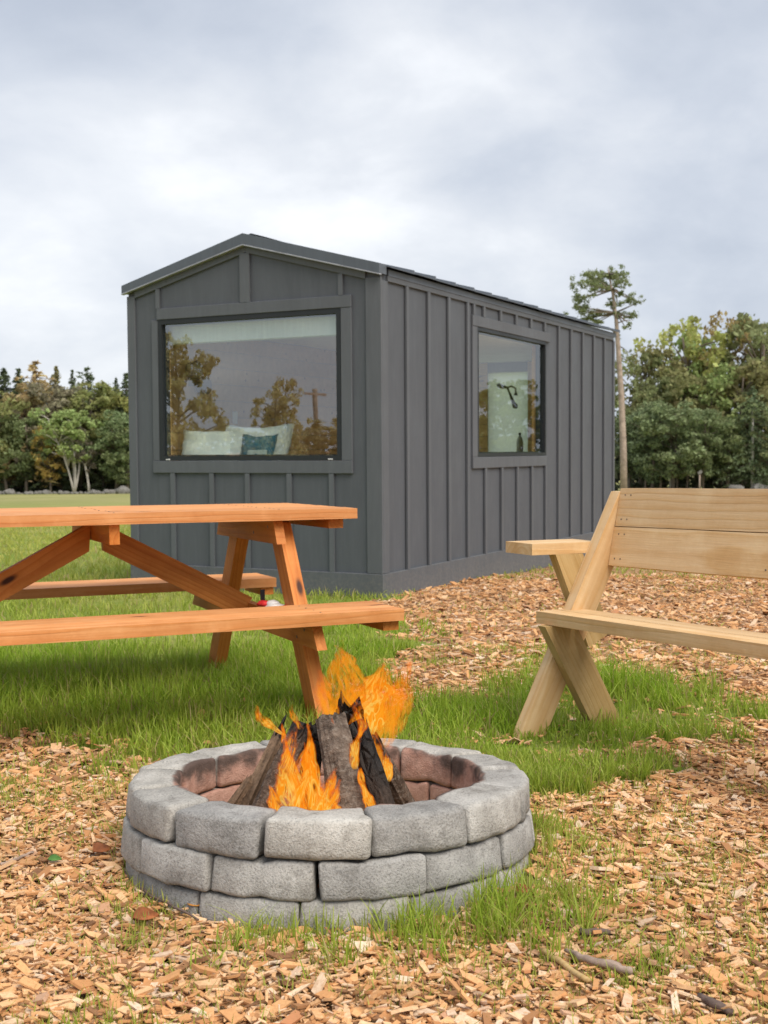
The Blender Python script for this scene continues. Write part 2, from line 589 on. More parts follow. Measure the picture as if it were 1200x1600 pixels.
# flame: emission with ragged see-through edges, driven by the mesh's own flow coordinates
def flame_mat(name, dens, scale, hole, fila=1.0):
    m, t = material(name)
    at_ = t.new('ShaderNodeAttribute', attribute_name='flow')
    u, v, s = t.sep(at_.outputs['Vector'])
    po = t.new('ShaderNodeTexCoord').outputs['Object']
    sv = t.comb(t.math('MULTIPLY', s, 9.0), t.math('MULTIPLY', s, 5.0), s)
    n = t.noise(t.vmath('ADD', t.vmath('MULTIPLY', po, (scale, scale, scale * 0.5)), sv), 1.0, 2, 0.5, 0.9)
    fine = t.noise(t.vmath('ADD', t.vmath('MULTIPLY', po, (scale * 3.2, scale * 3.2, scale * 1.3)), sv), 1.0, 3, 0.55, 1.6)
    fl = t.comb(t.math('MULTIPLY', u, 1.5), t.math('ADD', t.math('MULTIPLY', v, 1.9), t.math('MULTIPLY', s, 7.0)), s)
    streak = t.noise(fl, 1.5, 2, 0.5, 1.2)
    # bright thin filaments where the flowing noise crosses its middle value
    ridge = t.maprange(t.math('ABSOLUTE', t.math('SUBTRACT', streak, 0.5)), 0.0, 0.085, 1.0, 0.0, True)
    au = t.math('ABSOLUTE', u)
    e0 = t.math('ADD', t.math('ADD', au, t.math('MULTIPLY', v, 0.12)), t.math('MULTIPLY', t.math('SUBTRACT', n, 0.5), 2.1))
    edge = t.maprange(e0, 0.42, 0.92, 1.0, 0.0, True)
    t0 = t.math('ADD', v, t.math('ADD', t.math('MULTIPLY', t.math('SUBTRACT', n, 0.5), 1.0), t.math('MULTIPLY', t.math('SUBTRACT', fine, 0.5), 0.7)))
    tip = t.maprange(t0, 0.62, 1.00, 1.0, 0.0, True)
    foot = t.maprange(v, 0.0, 0.12, 0.0, 1.0, True)
    wisp = t.maprange(t.math('ADD', t.math('MULTIPLY', fine, 0.35), t.math('MULTIPLY', streak, 0.65)), 0.36, 0.56, hole, 1.0, True)
    wisp = t.math('MAXIMUM', wisp, t.math('MULTIPLY', ridge, 0.9 * fila))
    a = t.math('MULTIPLY', t.math('MULTIPLY', edge, tip), t.math('MULTIPLY', t.math('MULTIPLY', foot, wisp), dens), None, True)
    core = t.math('MULTIPLY', edge, tip)
    heat = t.math('ADD', t.math('MULTIPLY', core, 0.50), t.math('ADD', t.math('MULTIPLY', ridge, 0.30 * fila), t.math('SUBTRACT', t.math('MULTIPLY', streak, 0.45), t.math('MULTIPLY', v, 0.22))))
    col = t.ramp(heat, [(0.05, (0.90, 0.12, 0.004)), (0.30, (1.0, 0.165, 0.004)), (0.52, (1.0, 0.22, 0.005)), (0.74, (1.0, 0.35, 0.014)), (0.95, (1.0, 0.62, 0.12))])
    em = t.new('ShaderNodeEmission', ins={'Color': col, 'Strength': 1.02 / 2 ** EXPOSURE})
    tr = t.new('ShaderNodeBsdfTransparent')
    mx = t.new('ShaderNodeMixShader', ins={0: a, 1: tr.outputs[0], 2: em.outputs[0]})
    t.new('ShaderNodeOutputMaterial', ins={'Surface': mx.outputs[0]})
    return m


M['flame'] = flame_mat('flame', 0.80, 24.0, 0.06)
M['flame_thin'] = flame_mat('thin_flame', 0.44, 26.0, 0.0, 0.3)

# foliage: tint from the object's colour, varied leaf clump by leaf clump
m, t = material('leaves')
oi = t.new('ShaderNodeObjectInfo')
geo = t.new('ShaderNodeNewGeometry')
ri = geo.outputs['Random Per Island']
pn = t.noise(t.new('ShaderNodeTexCoord').outputs['Object'], 0.55, 3, 0.6)
hs = t.new('ShaderNodeHueSaturation', ins={'Color': oi.outputs['Color'], 'Hue': t.math('ADD', 0.5, t.math('MULTIPLY', t.math('SUBTRACT', t.math('ADD', t.math('MULTIPLY', ri, 0.35), t.math('MULTIPLY', pn, 0.65)), 0.5), 0.10)),
                                           'Value': t.math('ADD', 0.72, t.math('MULTIPLY', ri, 0.85)), 'Saturation': 0.82})
df = t.new('ShaderNodeBsdfPrincipled', ins={'Base Color': hs.outputs[0], 'Roughness': 0.65})
df.inputs['Specular IOR Level'].default_value = 0.2
tl = t.new('ShaderNodeBsdfTranslucent', ins={'Color': hs.outputs[0]})
mx = t.new('ShaderNodeMixShader', ins={0: 0.42, 1: df.outputs[0], 2: tl.outputs[0]})
t.new('ShaderNodeOutputMaterial', ins={'Surface': mx.outputs[0]})
M['leaves'] = m
M['tree_bark'] = simple('tree_bark', (0.17, 0.14, 0.115), 0.9, nscale=3.0, amount=0.4)
M['pine_bark'] = simple('pine_bark', (0.36, 0.285, 0.24), 0.9, nscale=4.0, amount=0.35)
M['birch_bark'] = simple('birch_bark', (0.52, 0.49, 0.45), 0.8, nscale=6.0, amount=0.35)
M['rock'] = simple('field_stone', (0.17, 0.165, 0.155), 0.9, nscale=3.0, amount=0.4, bump=0.5)

# grass blades
m, t = material('grass_blades')
geo = t.new('ShaderNodeNewGeometry')
ri = geo.outputs['Random Per Island']
pos = geo.outputs['Position']
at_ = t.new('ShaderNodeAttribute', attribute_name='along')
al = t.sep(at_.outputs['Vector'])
patch = t.noise(pos, 1.6, 3, 0.6)
g1 = t.mix(ri, (0.19, 0.335, 0.016), (0.40, 0.52, 0.060))
g2 = t.mix(ri, (0.37, 0.40, 0.065), (0.58, 0.53, 0.17))
dryness = t.math('ADD', al[1], t.math('MULTIPLY', t.math('SUBTRACT', patch, 0.5), 0.8), None, True)
c = t.mix(dryness, g1, g2)
c = t.mix(t.math('GREATER_THAN', ri, 0.92), c, (0.45, 0.36, 0.16))
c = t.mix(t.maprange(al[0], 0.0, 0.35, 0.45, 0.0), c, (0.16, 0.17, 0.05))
df = t.new('ShaderNodeBsdfPrincipled', ins={'Base Color': c, 'Roughness': 0.5})
df.inputs['Specular IOR Level'].default_value = 0.3
tl = t.new('ShaderNodeBsdfTranslucent', ins={'Color': c})
mx = t.new('ShaderNodeMixShader', ins={0: 0.42, 1: df.outputs[0], 2: tl.outputs[0]})
t.new('ShaderNodeOutputMaterial', ins={'Surface': mx.outputs[0]})
M['grass'] = m

# wood chips
m, t = material('wood_chips')
geo = t.new('ShaderNodeNewGeometry')
ri = geo.outputs['Random Per Island']
c = t.ramp(ri, [(0.0, (0.12, 0.060, 0.032)), (0.06, (0.26, 0.13, 0.065)), (0.16, (0.54, 0.26, 0.105)), (0.36, (0.68, 0.365, 0.16)), (0.6, (0.74, 0.45, 0.225)), (0.8, (0.78, 0.53, 0.32)), (0.93, (0.76, 0.62, 0.47)), (1.0, (0.50, 0.20, 0.08))])
n = t.noise(geo.outputs['Position'], 160.0, 3, 0.6)
c = t.mix(t.maprange(n, 0.4, 0.7, 0.0, 0.5), c, (0.40, 0.205, 0.09))
damp = t.noise(geo.outputs['Position'], 2.3, 4, 0.65)
c = t.mix(t.maprange(damp, 0.50, 0.66, 0.0, 0.45), c, (0.24, 0.125, 0.06))
finish(t, c, 0.8, t.bump(n, 0.4, 0.002), 0.2)
M['chips'] = m

# ground sheet: 'cover' attribute: x = chips, y = dry field, z = moist/lush
m, t = material('ground')
geo = t.new('ShaderNodeNewGeometry')
pos = geo.outputs['Position']
at_ = t.new('ShaderNodeAttribute', attribute_name='cover')
ch, dryf, lush = t.sep(at_.outputs['Vector'])
nf = t.noise(pos, 60.0, 5, 0.7)
nm = t.noise(pos, 9.0, 5, 0.65)
nl = t.noise(pos, 0.55, 5, 0.6)
nl2 = t.noise(t.vmath('MULTIPLY', pos, (1.0, 0.45, 1.0)), 0.16, 5, 0.6)
vor = t.new('ShaderNodeTexVoronoi', feature='F1', ins={'Vector': t.vmath('ADD', pos, t.vmath('SCALE', t.noise(pos, 30.0, 2, 0.5, 0, True), scale=0.02)), 'Scale': 42.0})
vcol = t.sep(vor.outputs['Color'])[0]
chipc = t.ramp(vcol, [(0.0, (0.24, 0.125, 0.06)), (0.2, (0.46, 0.25, 0.115)), (0.6, (0.62, 0.38, 0.20)), (1.0, (0.74, 0.52, 0.33))])
chipc = t.mix(t.maprange(vor.outputs['Distance'], 0.3, 0.65, 0.0, 0.6), chipc, (0.15, 0.08, 0.042))
grassc = t.mix(t.maprange(nf, 0.35, 0.65), (0.12, 0.175, 0.028), (0.25, 0.32, 0.055))
yel = t.mix(t.maprange(nf, 0.35, 0.65), (0.25, 0.25, 0.07), (0.47, 0.43, 0.17))
grassc = t.mix(t.maprange(t.math('ADD', t.math('MULTIPLY', nl, 0.6), t.math('MULTIPLY', nm, 0.4)), 0.46, 0.66, 0.0, 0.85), grassc, yel)
fieldc = t.mix(t.maprange(nl2, 0.35, 0.65), (0.27, 0.275, 0.105), (0.37, 0.34, 0.155))
fieldc = t.mix(t.maprange(nf, 0.4, 0.6, 0.0, 0.4), fieldc, (0.16, 0.18, 0.06))
c = t.mix(dryf, grassc, fieldc)
cm = t.maprange(t.math('ADD', ch, t.math('MULTIPLY', t.math('SUBTRACT', nm, 0.5), 0.7)), 0.40, 0.60, 0.0, 1.0, True)
c = t.mix(cm, c, chipc)
h = t.math('ADD', nf, t.math('MULTIPLY', nm, 1.5))
finish(t, c, 0.95, t.bump(h, 0.7, 0.02), 0.1)
M['ground'] = m
M['dead_leaf'] = simple('dead_leaf', (0.30, 0.10, 0.035), 0.7, nscale=30, amount=0.5)
M['twig'] = simple('grey_stick', (0.36, 0.27, 0.22), 0.9, nscale=30, amount=0.4, bump=0.5)
M['twig_dark'] = simple('dark_stick', (0.14, 0.10, 0.085), 0.9, nscale=30, amount=0.4, bump=0.5)

# ------------------------------------------------------------------ ground cover map
CHIP_POLY = [(560, 935), (597, 945), (700, 905), (850, 872), (960, 850), (1230, 845), (2400, 850), (2400, 1120), (1230, 1105), (1100, 1090), (1010, 1072), (930, 1050),
             (860, 1062), (790, 1085), (720, 1100), (640, 1125), (600, 1100), (612, 1040), (640, 1000), (600, 960)]
FRONT_POLY = [(-2600, 1180), (0, 1160), (100, 1152), (200, 1165), (260, 1190), (260, 1330), (800, 1330), (850, 1235), (930, 1205), (1060, 1190), (1230, 1150), (3400, 1150), (3400, 2600), (-2600, 2600)]
# tufts of grass inside the chips: px, py, half width, half height, strength, blade height (m), dryness
TUFTS = [(165, 1300, 34, 42, 1.0, .07, .35), (150, 1440, 60, 46, .8, .05, .55), (30, 1585, 40, 30, .8, .05, .45), (150, 1585, 46, 32, .7, .05, .55),
         (560, 1470, 130, 46, 1.0, .085, .12), (420, 1440, 90, 40, .9, .07, .3), (690, 1425, 120, 46, 1.0, .09, .2), (800, 1380, 70, 50, 1.0, .09, .3), (860, 1350, 46, 46, .8, .06, .4),
         (260, 1415, 70, 30, .6, .05, .5), (560, 1512, 70, 18, .7, .06, .2), (740, 1500, 60, 28, .6, .05, .4),
         (962, 1505, 26, 26, 1.0, .055, .35), (1080, 1535, 90, 40, .9, .06, .35), (990, 1560, 60, 26, .8, .05, .4), (1130, 1480, 60, 34, .8, .05, .6), (1170, 1560, 50, 40, .7, .05, .5),
         (1175, 1220, 40, 22, .7, .05, .6), (1150, 1350, 60, 50, .45, .04, .7), (880, 1235, 80, 34, .6, .05, .55), (930, 1460, 40, 14, .5, .04, .6), (870, 1560, 26, 14, .7, .05, .3), (900, 1400, 60, 36, .3, .04, .6),
         (230, 1172, 90, 22, .85, .045, .5), (90, 1200, 110, 34, .7, .045, .55), (110, 1250, 70, 26, .55, .04, .6), (60, 1290, 100, 50, .22, .035, .7), (60, 1400, 80, 40, .25, .035, .7), (950, 1260, 90, 30, .35, .04, .65), (1060, 1400, 80, 40, .3, .04, .65), (330, 1540, 70, 24, .4, .045, .5),
         (700, 985, 32, 8, 1.0, .06, .0), (632, 985, 26, 16, 1.0, .06, .0), (690, 1030, 50, 12, .5, .05, .2), (790, 1030, 26, 14, .7, .06, .2), (860, 1010, 60, 14, .35, .05, .2), (660, 1075, 40, 10, .5, .05, .2),
         (850, 1040, 30, 20, .8, .07, .1), (575, 1300, 40, 200, 0, .05, .3), (1100, 960, 70, 16, .12, .04, .5), (985, 890, 26, 6, .5, .05, .2)]


def in_poly(px, py, poly):
    inside = np.zeros(px.shape, bool)
    n = len(poly)
    j = n - 1
    for i in range(n):
        xi, yi = poly[i]
        xj, yj = poly[j]
        c = ((yi > py) != (yj > py)) & (px < (xj - xi) * (py - yi) / (yj - yi + 1e-12) + xi)
        inside ^= c
        j = i
    return inside


class VNoise:
    """cheap tiling value noise on numpy arrays"""
    def __init__(self, seed):
        self.g = np.random.default_rng(seed).random((256, 256))

    def __call__(self, x, y, scale):
        x, y = x * scale, y * scale
        xi, yi = np.floor(x).astype(int), np.floor(y).astype(int)
        fx, fy = x - xi, y - yi
        fx, fy = fx * fx * (3 - 2 * fx), fy * fy * (3 - 2 * fy)
        g = self.g
        a, b = g[xi % 256, yi % 256], g[(xi + 1) % 256, yi % 256]
        c, d = g[xi % 256, (yi + 1) % 256], g[(xi + 1) % 256, (yi + 1) % 256]
        return (a * (1 - fx) + b * fx) * (1 - fy) + (c * (1 - fx) + d * fx) * fy


VN = VNoise(3)
VN2 = VNoise(11)
CAB_YAW = R(27.3944)
CAB_C = np.array([-0.0211, 9.481])
CAB_LX = np.array([math.cos(CAB_YAW), -math.sin(CAB_YAW)])
CAB_LY = np.array([math.sin(CAB_YAW), math.cos(CAB_YAW)])


def cover(x, y):
    """chips 0..1, grass density 0..1, blade height, dryness at ground points"""
    z = gz_np(y)
    jx = (VN(x, y, 3.0) - .5) * 0.34 + (VN2(x, y, 9.0) - .5) * 0.22 + (VN(x, y, 31.0) - .5) * .12
    jy = (VN2(x + 5, y, 3.0) - .5) * 0.50 + (VN(x, y + 9, 9.0) - .5) * 0.30 + (VN2(x, y + 3, 31.0) - .5) * .16
    px, py = to_px(x + jx, np.maximum(y + jy, 0.4), z)
    behind = y < 0.8
    chip = (in_poly(px, py, CHIP_POLY) | in_poly(px, py, FRONT_POLY) | behind).astype(float)
    n = VN(x, y, 1.1) * .5 + VN2(x, y, 2.7) * .5
    dens = np.where(chip > .5, np.clip((VN(x + 7, y, 1.7) * .6 + VN2(x + 2, y, 4.3) * .4 - .40) * 1.1, 0.015, .30), 0.55 + 0.9 * n)
    hgt = np.where(chip > .5, 0.035, 0.050 + 0.03 * n)
    dry = np.where(chip > .5, 0.6, 0.18 + 0.2 * (VN2(x, y, 0.6) - .5))
    # lush long grass under and before the picnic table and round the wooden bench
    def blob(cx, cy, rx, ry):
        c = ground_at(cx, cy)
        return np.exp(-(((px - cx) / rx) ** 2 + ((py - cy) / ry) ** 2) * 1.0)
    lush = np.maximum(blob(230, 1085, 420, 62), 0.9 * blob(-200, 1080, 400, 70))
    lush2 = np.maximum(blob(1000, 1095, 165, 42), 0.25 * blob(780, 1105, 140, 26))
    yellow = np.maximum(np.maximum(blob(330, 1150, 200, 30), blob(60, 880, 260, 40)), .8 * blob(820, 1190, 220, 26))
    g = chip < .5
    dens = np.where(g, np.minimum(1.3, dens + 0.40 * lush + 0.6 * lush2), dens)
    hgt = np.where(g, hgt + 0.060 * lush + 0.085 * lush2, hgt)
    dry = np.where(g, np.clip(dry - 0.35 * lush - 0.25 * lush2 + 0.2 * yellow, 0, 1), dry)
    far_ = np.clip((y - 6.2) / 3.0, 0, 1)
    thin_ = VN(x + 3, y, 2.2) * .6 + VN2(x, y + 7, 5.5) * .4
    bare = g & (thin_ > 0.60 - .06 * far_)
    dens = np.where(bare, dens * 0.25, dens)
    dry = np.where(g, np.clip(dry + .30 * far_ + .25 * np.clip((thin_ - .45) * 4, 0, 1), 0, 1), dry)
    for (cx, cy, rx, ry, st, hh, dd) in TUFTS:
        if st <= 0:
            continue
        k = np.exp(-(((px - cx) / rx) ** 2 + ((py - cy) / ry) ** 2) * 1.3) * st
        k = np.where(VN2(x + 1, y + 2, 14.0) > 0.30, k, k * 0.35)
        up = chip > .5
        dens = np.where(up, np.maximum(dens, k), dens)
        hgt = np.where(up & (k > .1), np.maximum(hgt, hh * (0.6 + 0.4 * k)), hgt)
        dry = np.where(up & (k > .1), dd, dry)
    foot = np.exp(-(((x - .50) / .20) ** 2 + ((y - 4.03) / .24) ** 2))
    hgt = hgt * (1 - .80 * foot)
    # nothing grows inside the fire ring or the cabin
    rr = np.hypot(x + 0.135, y - 2.897)
    dens = np.where(rr < 0.475, 0, dens)
    a = (x - CAB_C[0]) * CAB_LX[0] + (y - CAB_C[1]) * CAB_LX[1]
    b = (x - CAB_C[0]) * CAB_LY[0] + (y - CAB_C[1]) * CAB_LY[1]
    incab = (a < 0.0) & (a > -2.44) & (b > 0.0) & (b < 6.13)
    dens = np.where(incab, 0, dens)
    return chip, dens, hgt, dry, incab, rr


def axis_lines(segs):
    out = []
    for a, b, n in segs:
        out.append(np.linspace(a, b, n, endpoint=False))
    return np.concatenate(out + [np.array([segs[-1][1]])])


gx = axis_lines([(-900, -60, 12), (-60, -8, 40), (-8, -3, 36), (-3, 5, 120), (5, 9, 34), (9, 60, 40), (60, 900, 12)])
gy = axis_lines([(-700, -20, 10), (-20, 0.5, 24), (0.5, 11, 160), (11, 20, 44), (20, 140, 60), (140, 1500, 12)])
GX, GY = np.meshgrid(gx, gy, indexing='ij')
fx_, fy_ = GX.ravel(), GY.ravel()
chip, dens, hgt, dry, incab, rr = cover(fx_, fy_)
und = (VN(fx_, fy_, 0.7) - .5) * 0.05 + (VN2(fx_, fy_, 4.0) - .5) * 0.014
und = np.where((np.abs(fx_) < 9) & (fy_ < 12) & (fy_ > 0), und * 0.5, und)
fz = gz_np(fy_) + und
fz = np.where(incab, gz_np(fy_) - 0.10, fz)
fz = fz - 0.022 * np.exp(-((fx_ + .135) ** 2 / .30 + (fy_ - 2.42) ** 2 / .035))
verts = np.stack([fx_, fy_, fz], 1)
nx, ny = len(gx), len(gy)
ii, jj = np.meshgrid(np.arange(nx - 1), np.arange(ny - 1), indexing='ij')
q = (ii * ny + jj).ravel()
faces = np.stack([q, q + ny, q + ny + 1, q + 1], 1)
me = mesh_np('ground', verts, faces.ravel(), np.full(len(q), 4), M['ground'], True)
attr = me.attributes.new('cover', 'FLOAT_VECTOR', 'POINT')
dist = np.hypot(fx_, fy_)
dryf = np.clip((fy_ - 22) / 45, 0, 1)
attr.data.foreach_set('vector', np.stack([chip, dryf, hgt], 1).astype(np.float32).ravel())
ground = link('ground', me)
tag(ground, kind='structure')


def ground_h(x, y):
    u_ = (VN(x, y, 0.7) - .5) * 0.05 + (VN2(x, y, 4.0) - .5) * 0.014
    return gz_np(y) + np.where((np.abs(x) < 9) & (y < 12) & (y > 0), u_ * .5, u_) - 0.022 * np.exp(-((x + .135) ** 2 / .30 + (y - 2.42) ** 2 / .035))


# ------------------------------------------------------------------ grass
def scatter(n, xr, yr, bias):
    x = RNG.uniform(xr[0], xr[1], n)
    v = RNG.random(n)
    y = yr[0] + (yr[1] - yr[0]) * v ** bias
    return x, y


def grass_mesh(name, x, y, hgt, dry, width):
    n = len(x)
    z = ground_h(x, y) - 0.004
    h = hgt * RNG.uniform(0.45, 1.35, n)
    az = RNG.uniform(0, 2 * np.pi, n)
    lean = h * np.abs(RNG.normal(0.38, 0.42, n))
    wd = width * RNG.uniform(0.6, 1.4, n)
    dxy = np.stack([np.cos(az), np.sin(az)], 1)
    wa = az + RNG.uniform(0.6, 2.5, n)
    wxy = np.stack([np.cos(wa), np.sin(wa)], 1)
    base = np.stack([x, y, z], 1)
    V = np.zeros((n, 7, 3))
    A = np.zeros((n, 7, 3))
    for k, (u, wf) in enumerate(((0, .8), (.4, 1.0), (.75, .7))):
        c = base.copy()
        c[:, :2] += dxy * (lean * u ** 1.8)[:, None]
        c[:, 2] += h * (u - 0.12 * u * u * (lean / h))
        o = wxy * (wd * wf * .5)[:, None]
        V[:, 2 * k] = c
        V[:, 2 * k, :2] -= o
        V[:, 2 * k + 1] = c
        V[:, 2 * k + 1, :2] += o
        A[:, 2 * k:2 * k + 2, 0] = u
    tip = base.copy()
    tip[:, :2] += dxy * lean[:, None]
    tip[:, 2] += h * (1 - 0.14 * (lean / h))
    V[:, 6] = tip
    A[:, 6, 0] = 1
    A[:, :, 1] = dry[:, None]
    o = (np.arange(n) * 7)[:, None]
    f = np.concatenate([o + np.array([[0, 1, 3, 2, 2, 3, 5, 4, 4, 5, 6]])], 1)
    counts = np.tile([4, 4, 3], n)
    me = mesh_np(name, V.reshape(-1, 3), f.ravel(), counts, M['grass'], True)
    a_ = me.attributes.new('along', 'FLOAT_VECTOR', 'POINT')
    a_.data.foreach_set('vector', A.reshape(-1, 3).astype(np.float32).ravel())
    return me


def grow(n, xr, yr, bias, width, hscale=1.0):
    x, y = scatter(n, xr, yr, bias)
    ok = RNG.random(len(x)) < np.clip(1.0 - (np.abs(x) - 0.36 * y - 0.15) / .25, 0.35, 1.0)
    x, y = x[ok], y[ok]
    chip, dens, hgt, dry, incab, rr = cover(x, y)
    keep = RNG.random(len(x)) < dens * 0.8
    return x[keep], y[keep], hgt[keep] * hscale, dry[keep]


parts_ = [grow(190000, (-1.8, 2.0), (1.6, 3.6), 1.0, .003), grow(170000, (-3.0, 3.1), (3.4, 6.6), 1.0, .004), grow(60000, (-4.8, 4.8), (6.4, 11.5), 1.0, .006)]
wids = [0.0026, 0.0038, 0.0068]
gx_ = np.concatenate([p_[0] for p_ in parts_])
gy_ = np.concatenate([p_[1] for p_ in parts_])
gh_ = np.concatenate([p_[2] for p_ in parts_])
gd_ = np.concatenate([p_[3] for p_ in parts_])
gw_ = np.concatenate([np.full(len(p_[0]), w_) for p_, w_ in zip(parts_, wids)])
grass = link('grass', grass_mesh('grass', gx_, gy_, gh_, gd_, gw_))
tag(grass, kind='stuff', cat='grass', label='bright green grass growing in tufts through the yard')
x, y = scatter(60000, (-11, 11), (11, 34), 1.25)
ok = np.abs(x) < 0.36 * y + 0.4
x, y = x[ok], y[ok]
_, d_, h_, dr_, inc_, _ = cover(x, y)
k_ = ~inc_
x, y, h_, dr_ = x[k_], y[k_], h_[k_], dr_[k_]
meadow = link('meadow_grass', grass_mesh('meadow_grass', x, y, h_ * 1.2, np.clip(dr_ + (y - 11) / 60, 0, 1), np.full(len(x), .014)))
tag(meadow, kind='stuff', cat='grass', label='thin meadow grass of the open field beyond the table')

# ------------------------------------------------------------------ wood chips
def chips(n, xr, yr, size, keep_in_grass=0.03, bias=1.0):
    x, y = scatter(n, xr, yr, bias)
    ok = RNG.random(len(x)) < np.clip(1.0 - (np.abs(x) - 0.36 * y - 0.15) / .25, 0.35, 1.0)
    x, y = x[ok], y[ok]
    chip, dens, hgt, dry, incab, rr = cover(x, y)
    thin = (VN2(x + 4, y + 1, 6.0) * .6 + VN(x, y, 15.0) * .4)
    pk = np.where(chip > .5, np.clip(1.12 - 0.75 * np.minimum(dens, 1) - 0.9 * np.clip(thin - .62, 0, 1), 0.05, 1), keep_in_grass)
    keep = (RNG.random(len(x)) < pk) & ~incab & (rr > 0.49)
    x, y = x[keep], y[keep]
    s = size * np.minimum(np.exp(RNG.normal(0, 0.46, len(x))), 2.6)
    return x, y, s


cx_, cy_, cs_ = [np.concatenate(a) for a in zip(chips(68000, (-1.9, 2.1), (1.6, 3.7), .0195), chips(46000, (-1.5, 1.7), (1.7, 3.4), .0095, .01), chips(46000, (-2.4, 3.2), (3.6, 6.0), .0225, .10), chips(40000, (-1.2, 5.2), (5.9, 11.5), .031, 0.0))]
n = len(cx_)
asp = RNG.uniform(0.22, 0.8, n) ** 1.1
L2, W2, T2 = cs_ / 2 * RNG.uniform(0.9, 1.5, n), cs_ / 2 * asp, RNG.uniform(0.0006, 0.0017, n) * (cs_ / .022)
sg = np.array([[-1, -1, -1], [1, -1, -1], [1, 1, -1], [-1, 1, -1], [-1, -1, 1], [1, -1, 1], [1, 1, 1], [-1, 1, 1]], float)
loc = np.zeros((n, 8, 3))
jit = RNG.uniform(0.35, 1.15, (n, 4, 2))
for k in range(8):
    loc[:, k, 0] = sg[k, 0] * L2 * jit[:, k % 4, 0]
    loc[:, k, 1] = sg[k, 1] * W2 * jit[:, k % 4, 1]
    loc[:, k, 2] = sg[k, 2] * T2
az, tx, ty = RNG.uniform(0, 2 * np.pi, n), RNG.normal(0, .19, n), RNG.normal(0, .21, n)
def rot(v, ang, a, b):
    c, s = np.cos(ang)[:, None], np.sin(ang)[:, None]
    va, vb = v[:, :, a].copy(), v[:, :, b].copy()
    v[:, :, a], v[:, :, b] = c * va - s * vb, s * va + c * vb
rot(loc, tx, 1, 2)
rot(loc, ty, 0, 2)
rot(loc, az, 0, 1)
zc = ground_h(cx_, cy_) + 0.002 + RNG.random(n) ** 1.5 * 0.016 + np.abs(np.sin(ty)) * L2 * .45
loc += np.stack([cx_, cy_, zc], 1)[:, None, :]
o = (np.arange(n) * 8)[:, None]
ff = np.array([[4, 5, 6, 7, 0, 1, 5, 4, 1, 2, 6, 5, 2, 3, 7, 6, 3, 0, 4, 7]])
me = mesh_np('wood_chips', loc.reshape(-1, 3), (o + ff).ravel(), np.full(n * 5, 4), M['chips'])
ob = link('wood_chips', me)
tag(ob, kind='stuff', cat='wood chips', label='tan wood chip mulch spread over the ground')

# ------------------------------------------------------------------ fire ring
def rounded_block(tang, rad_, hgt_, r, seed, R0, dth):
    """tumbled wedge block; local x tangent, y radial (outward), z up"""
    N = (13, 9, 7)
    def lines(n, h):
        e = [-h, -h + r * .3, -h + r * .8]
        inner_ = list(np.linspace(-h + r * 1.3, h - r * 1.3, n - 6))
        return e + inner_ + [h - r * .8, h - r * .3, h]
    X, Yv, Z = lines(N[0], tang / 2), lines(N[1], rad_ / 2), lines(N[2], hgt_ / 2)
    idx, V, Fc = {}, [], []
    half = (tang / 2, rad_ / 2, hgt_ / 2)
    def vert(i, j, k):
        key = (i, j, k)
        if key in idx:
            return idx[key]
        p = Vector((X[i], Yv[j], Z[k]))
        qv = Vector([max(-(h - r), min(h - r, c)) for c, h in zip(p, half)])
        d = p - qv
        if d.length > 1e-9:
            ninf = max(abs(c) for c in d)
            p = qv + d.normalized() * ninf
        # outer face bellies out a little, irregular edges
        sd = Vector((seed * 3.7, seed * 1.9, seed * 5.3))
        nz = mnoise.noise(p * 9 + sd) * .0046 + mnoise.noise(p * 20 + sd) * .0052 + mnoise.noise(p * 55 + sd) * .0036 - max(0.0, mnoise.noise(p * 17 + sd * 1.7) - .18) * .020
        dirv = Vector((p.x / half[0], p.y / half[1], p.z / half[2]))
        p = p + dirv.normalized() * nz
        if p.y > 0:
            p.y += 0.006 * (1 - (p.x / half[0]) ** 2) * (1 - (p.z / half[2]) ** 2) - 0.010 * max(0.0, p.z / half[2] - .35)
        idx[key] = len(V)
        V.append(p)
        return idx[key]
    a, b, c_ = len(X) - 1, len(Yv) - 1, len(Z) - 1
    for i in range(a):
        for j in range(b):
            Fc.append((vert(i, j, 0), vert(i, j + 1, 0), vert(i + 1, j + 1, 0), vert(i + 1, j, 0)))
            Fc.append((vert(i, j, c_), vert(i + 1, j, c_), vert(i + 1, j + 1, c_), vert(i, j + 1, c_)))
    for i in range(a):
        for k in range(c_):
            Fc.append((vert(i, 0, k), vert(i + 1, 0, k), vert(i + 1, 0, k + 1), vert(i, 0, k + 1)))
            Fc.append((vert(i, b, k), vert(i, b, k + 1), vert(i + 1, b, k + 1), vert(i + 1, b, k)))
    for j in range(b):
        for k in range(c_):
            Fc.append((vert(0, j, k), vert(0, j, k + 1), vert(0, j + 1, k + 1), vert(0, j + 1, k)))
            Fc.append((vert(a, j, k), vert(a, j + 1, k), vert(a, j + 1, k + 1), vert(a, j, k + 1)))
    # bend into a wedge of the ring
    out = []
    for p in V:
        rr_ = R0 + p.y
        th = (p.x / tang) * dth
        out.append((rr_ * math.sin(th), rr_ * math.cos(th) - R0, p.z))
    me = bpy.data.meshes.new('stone_block')
    me.from_pydata(out, [], Fc)
    me.update()
    for pl in me.polygons:
        pl.use_smooth = True
    return me


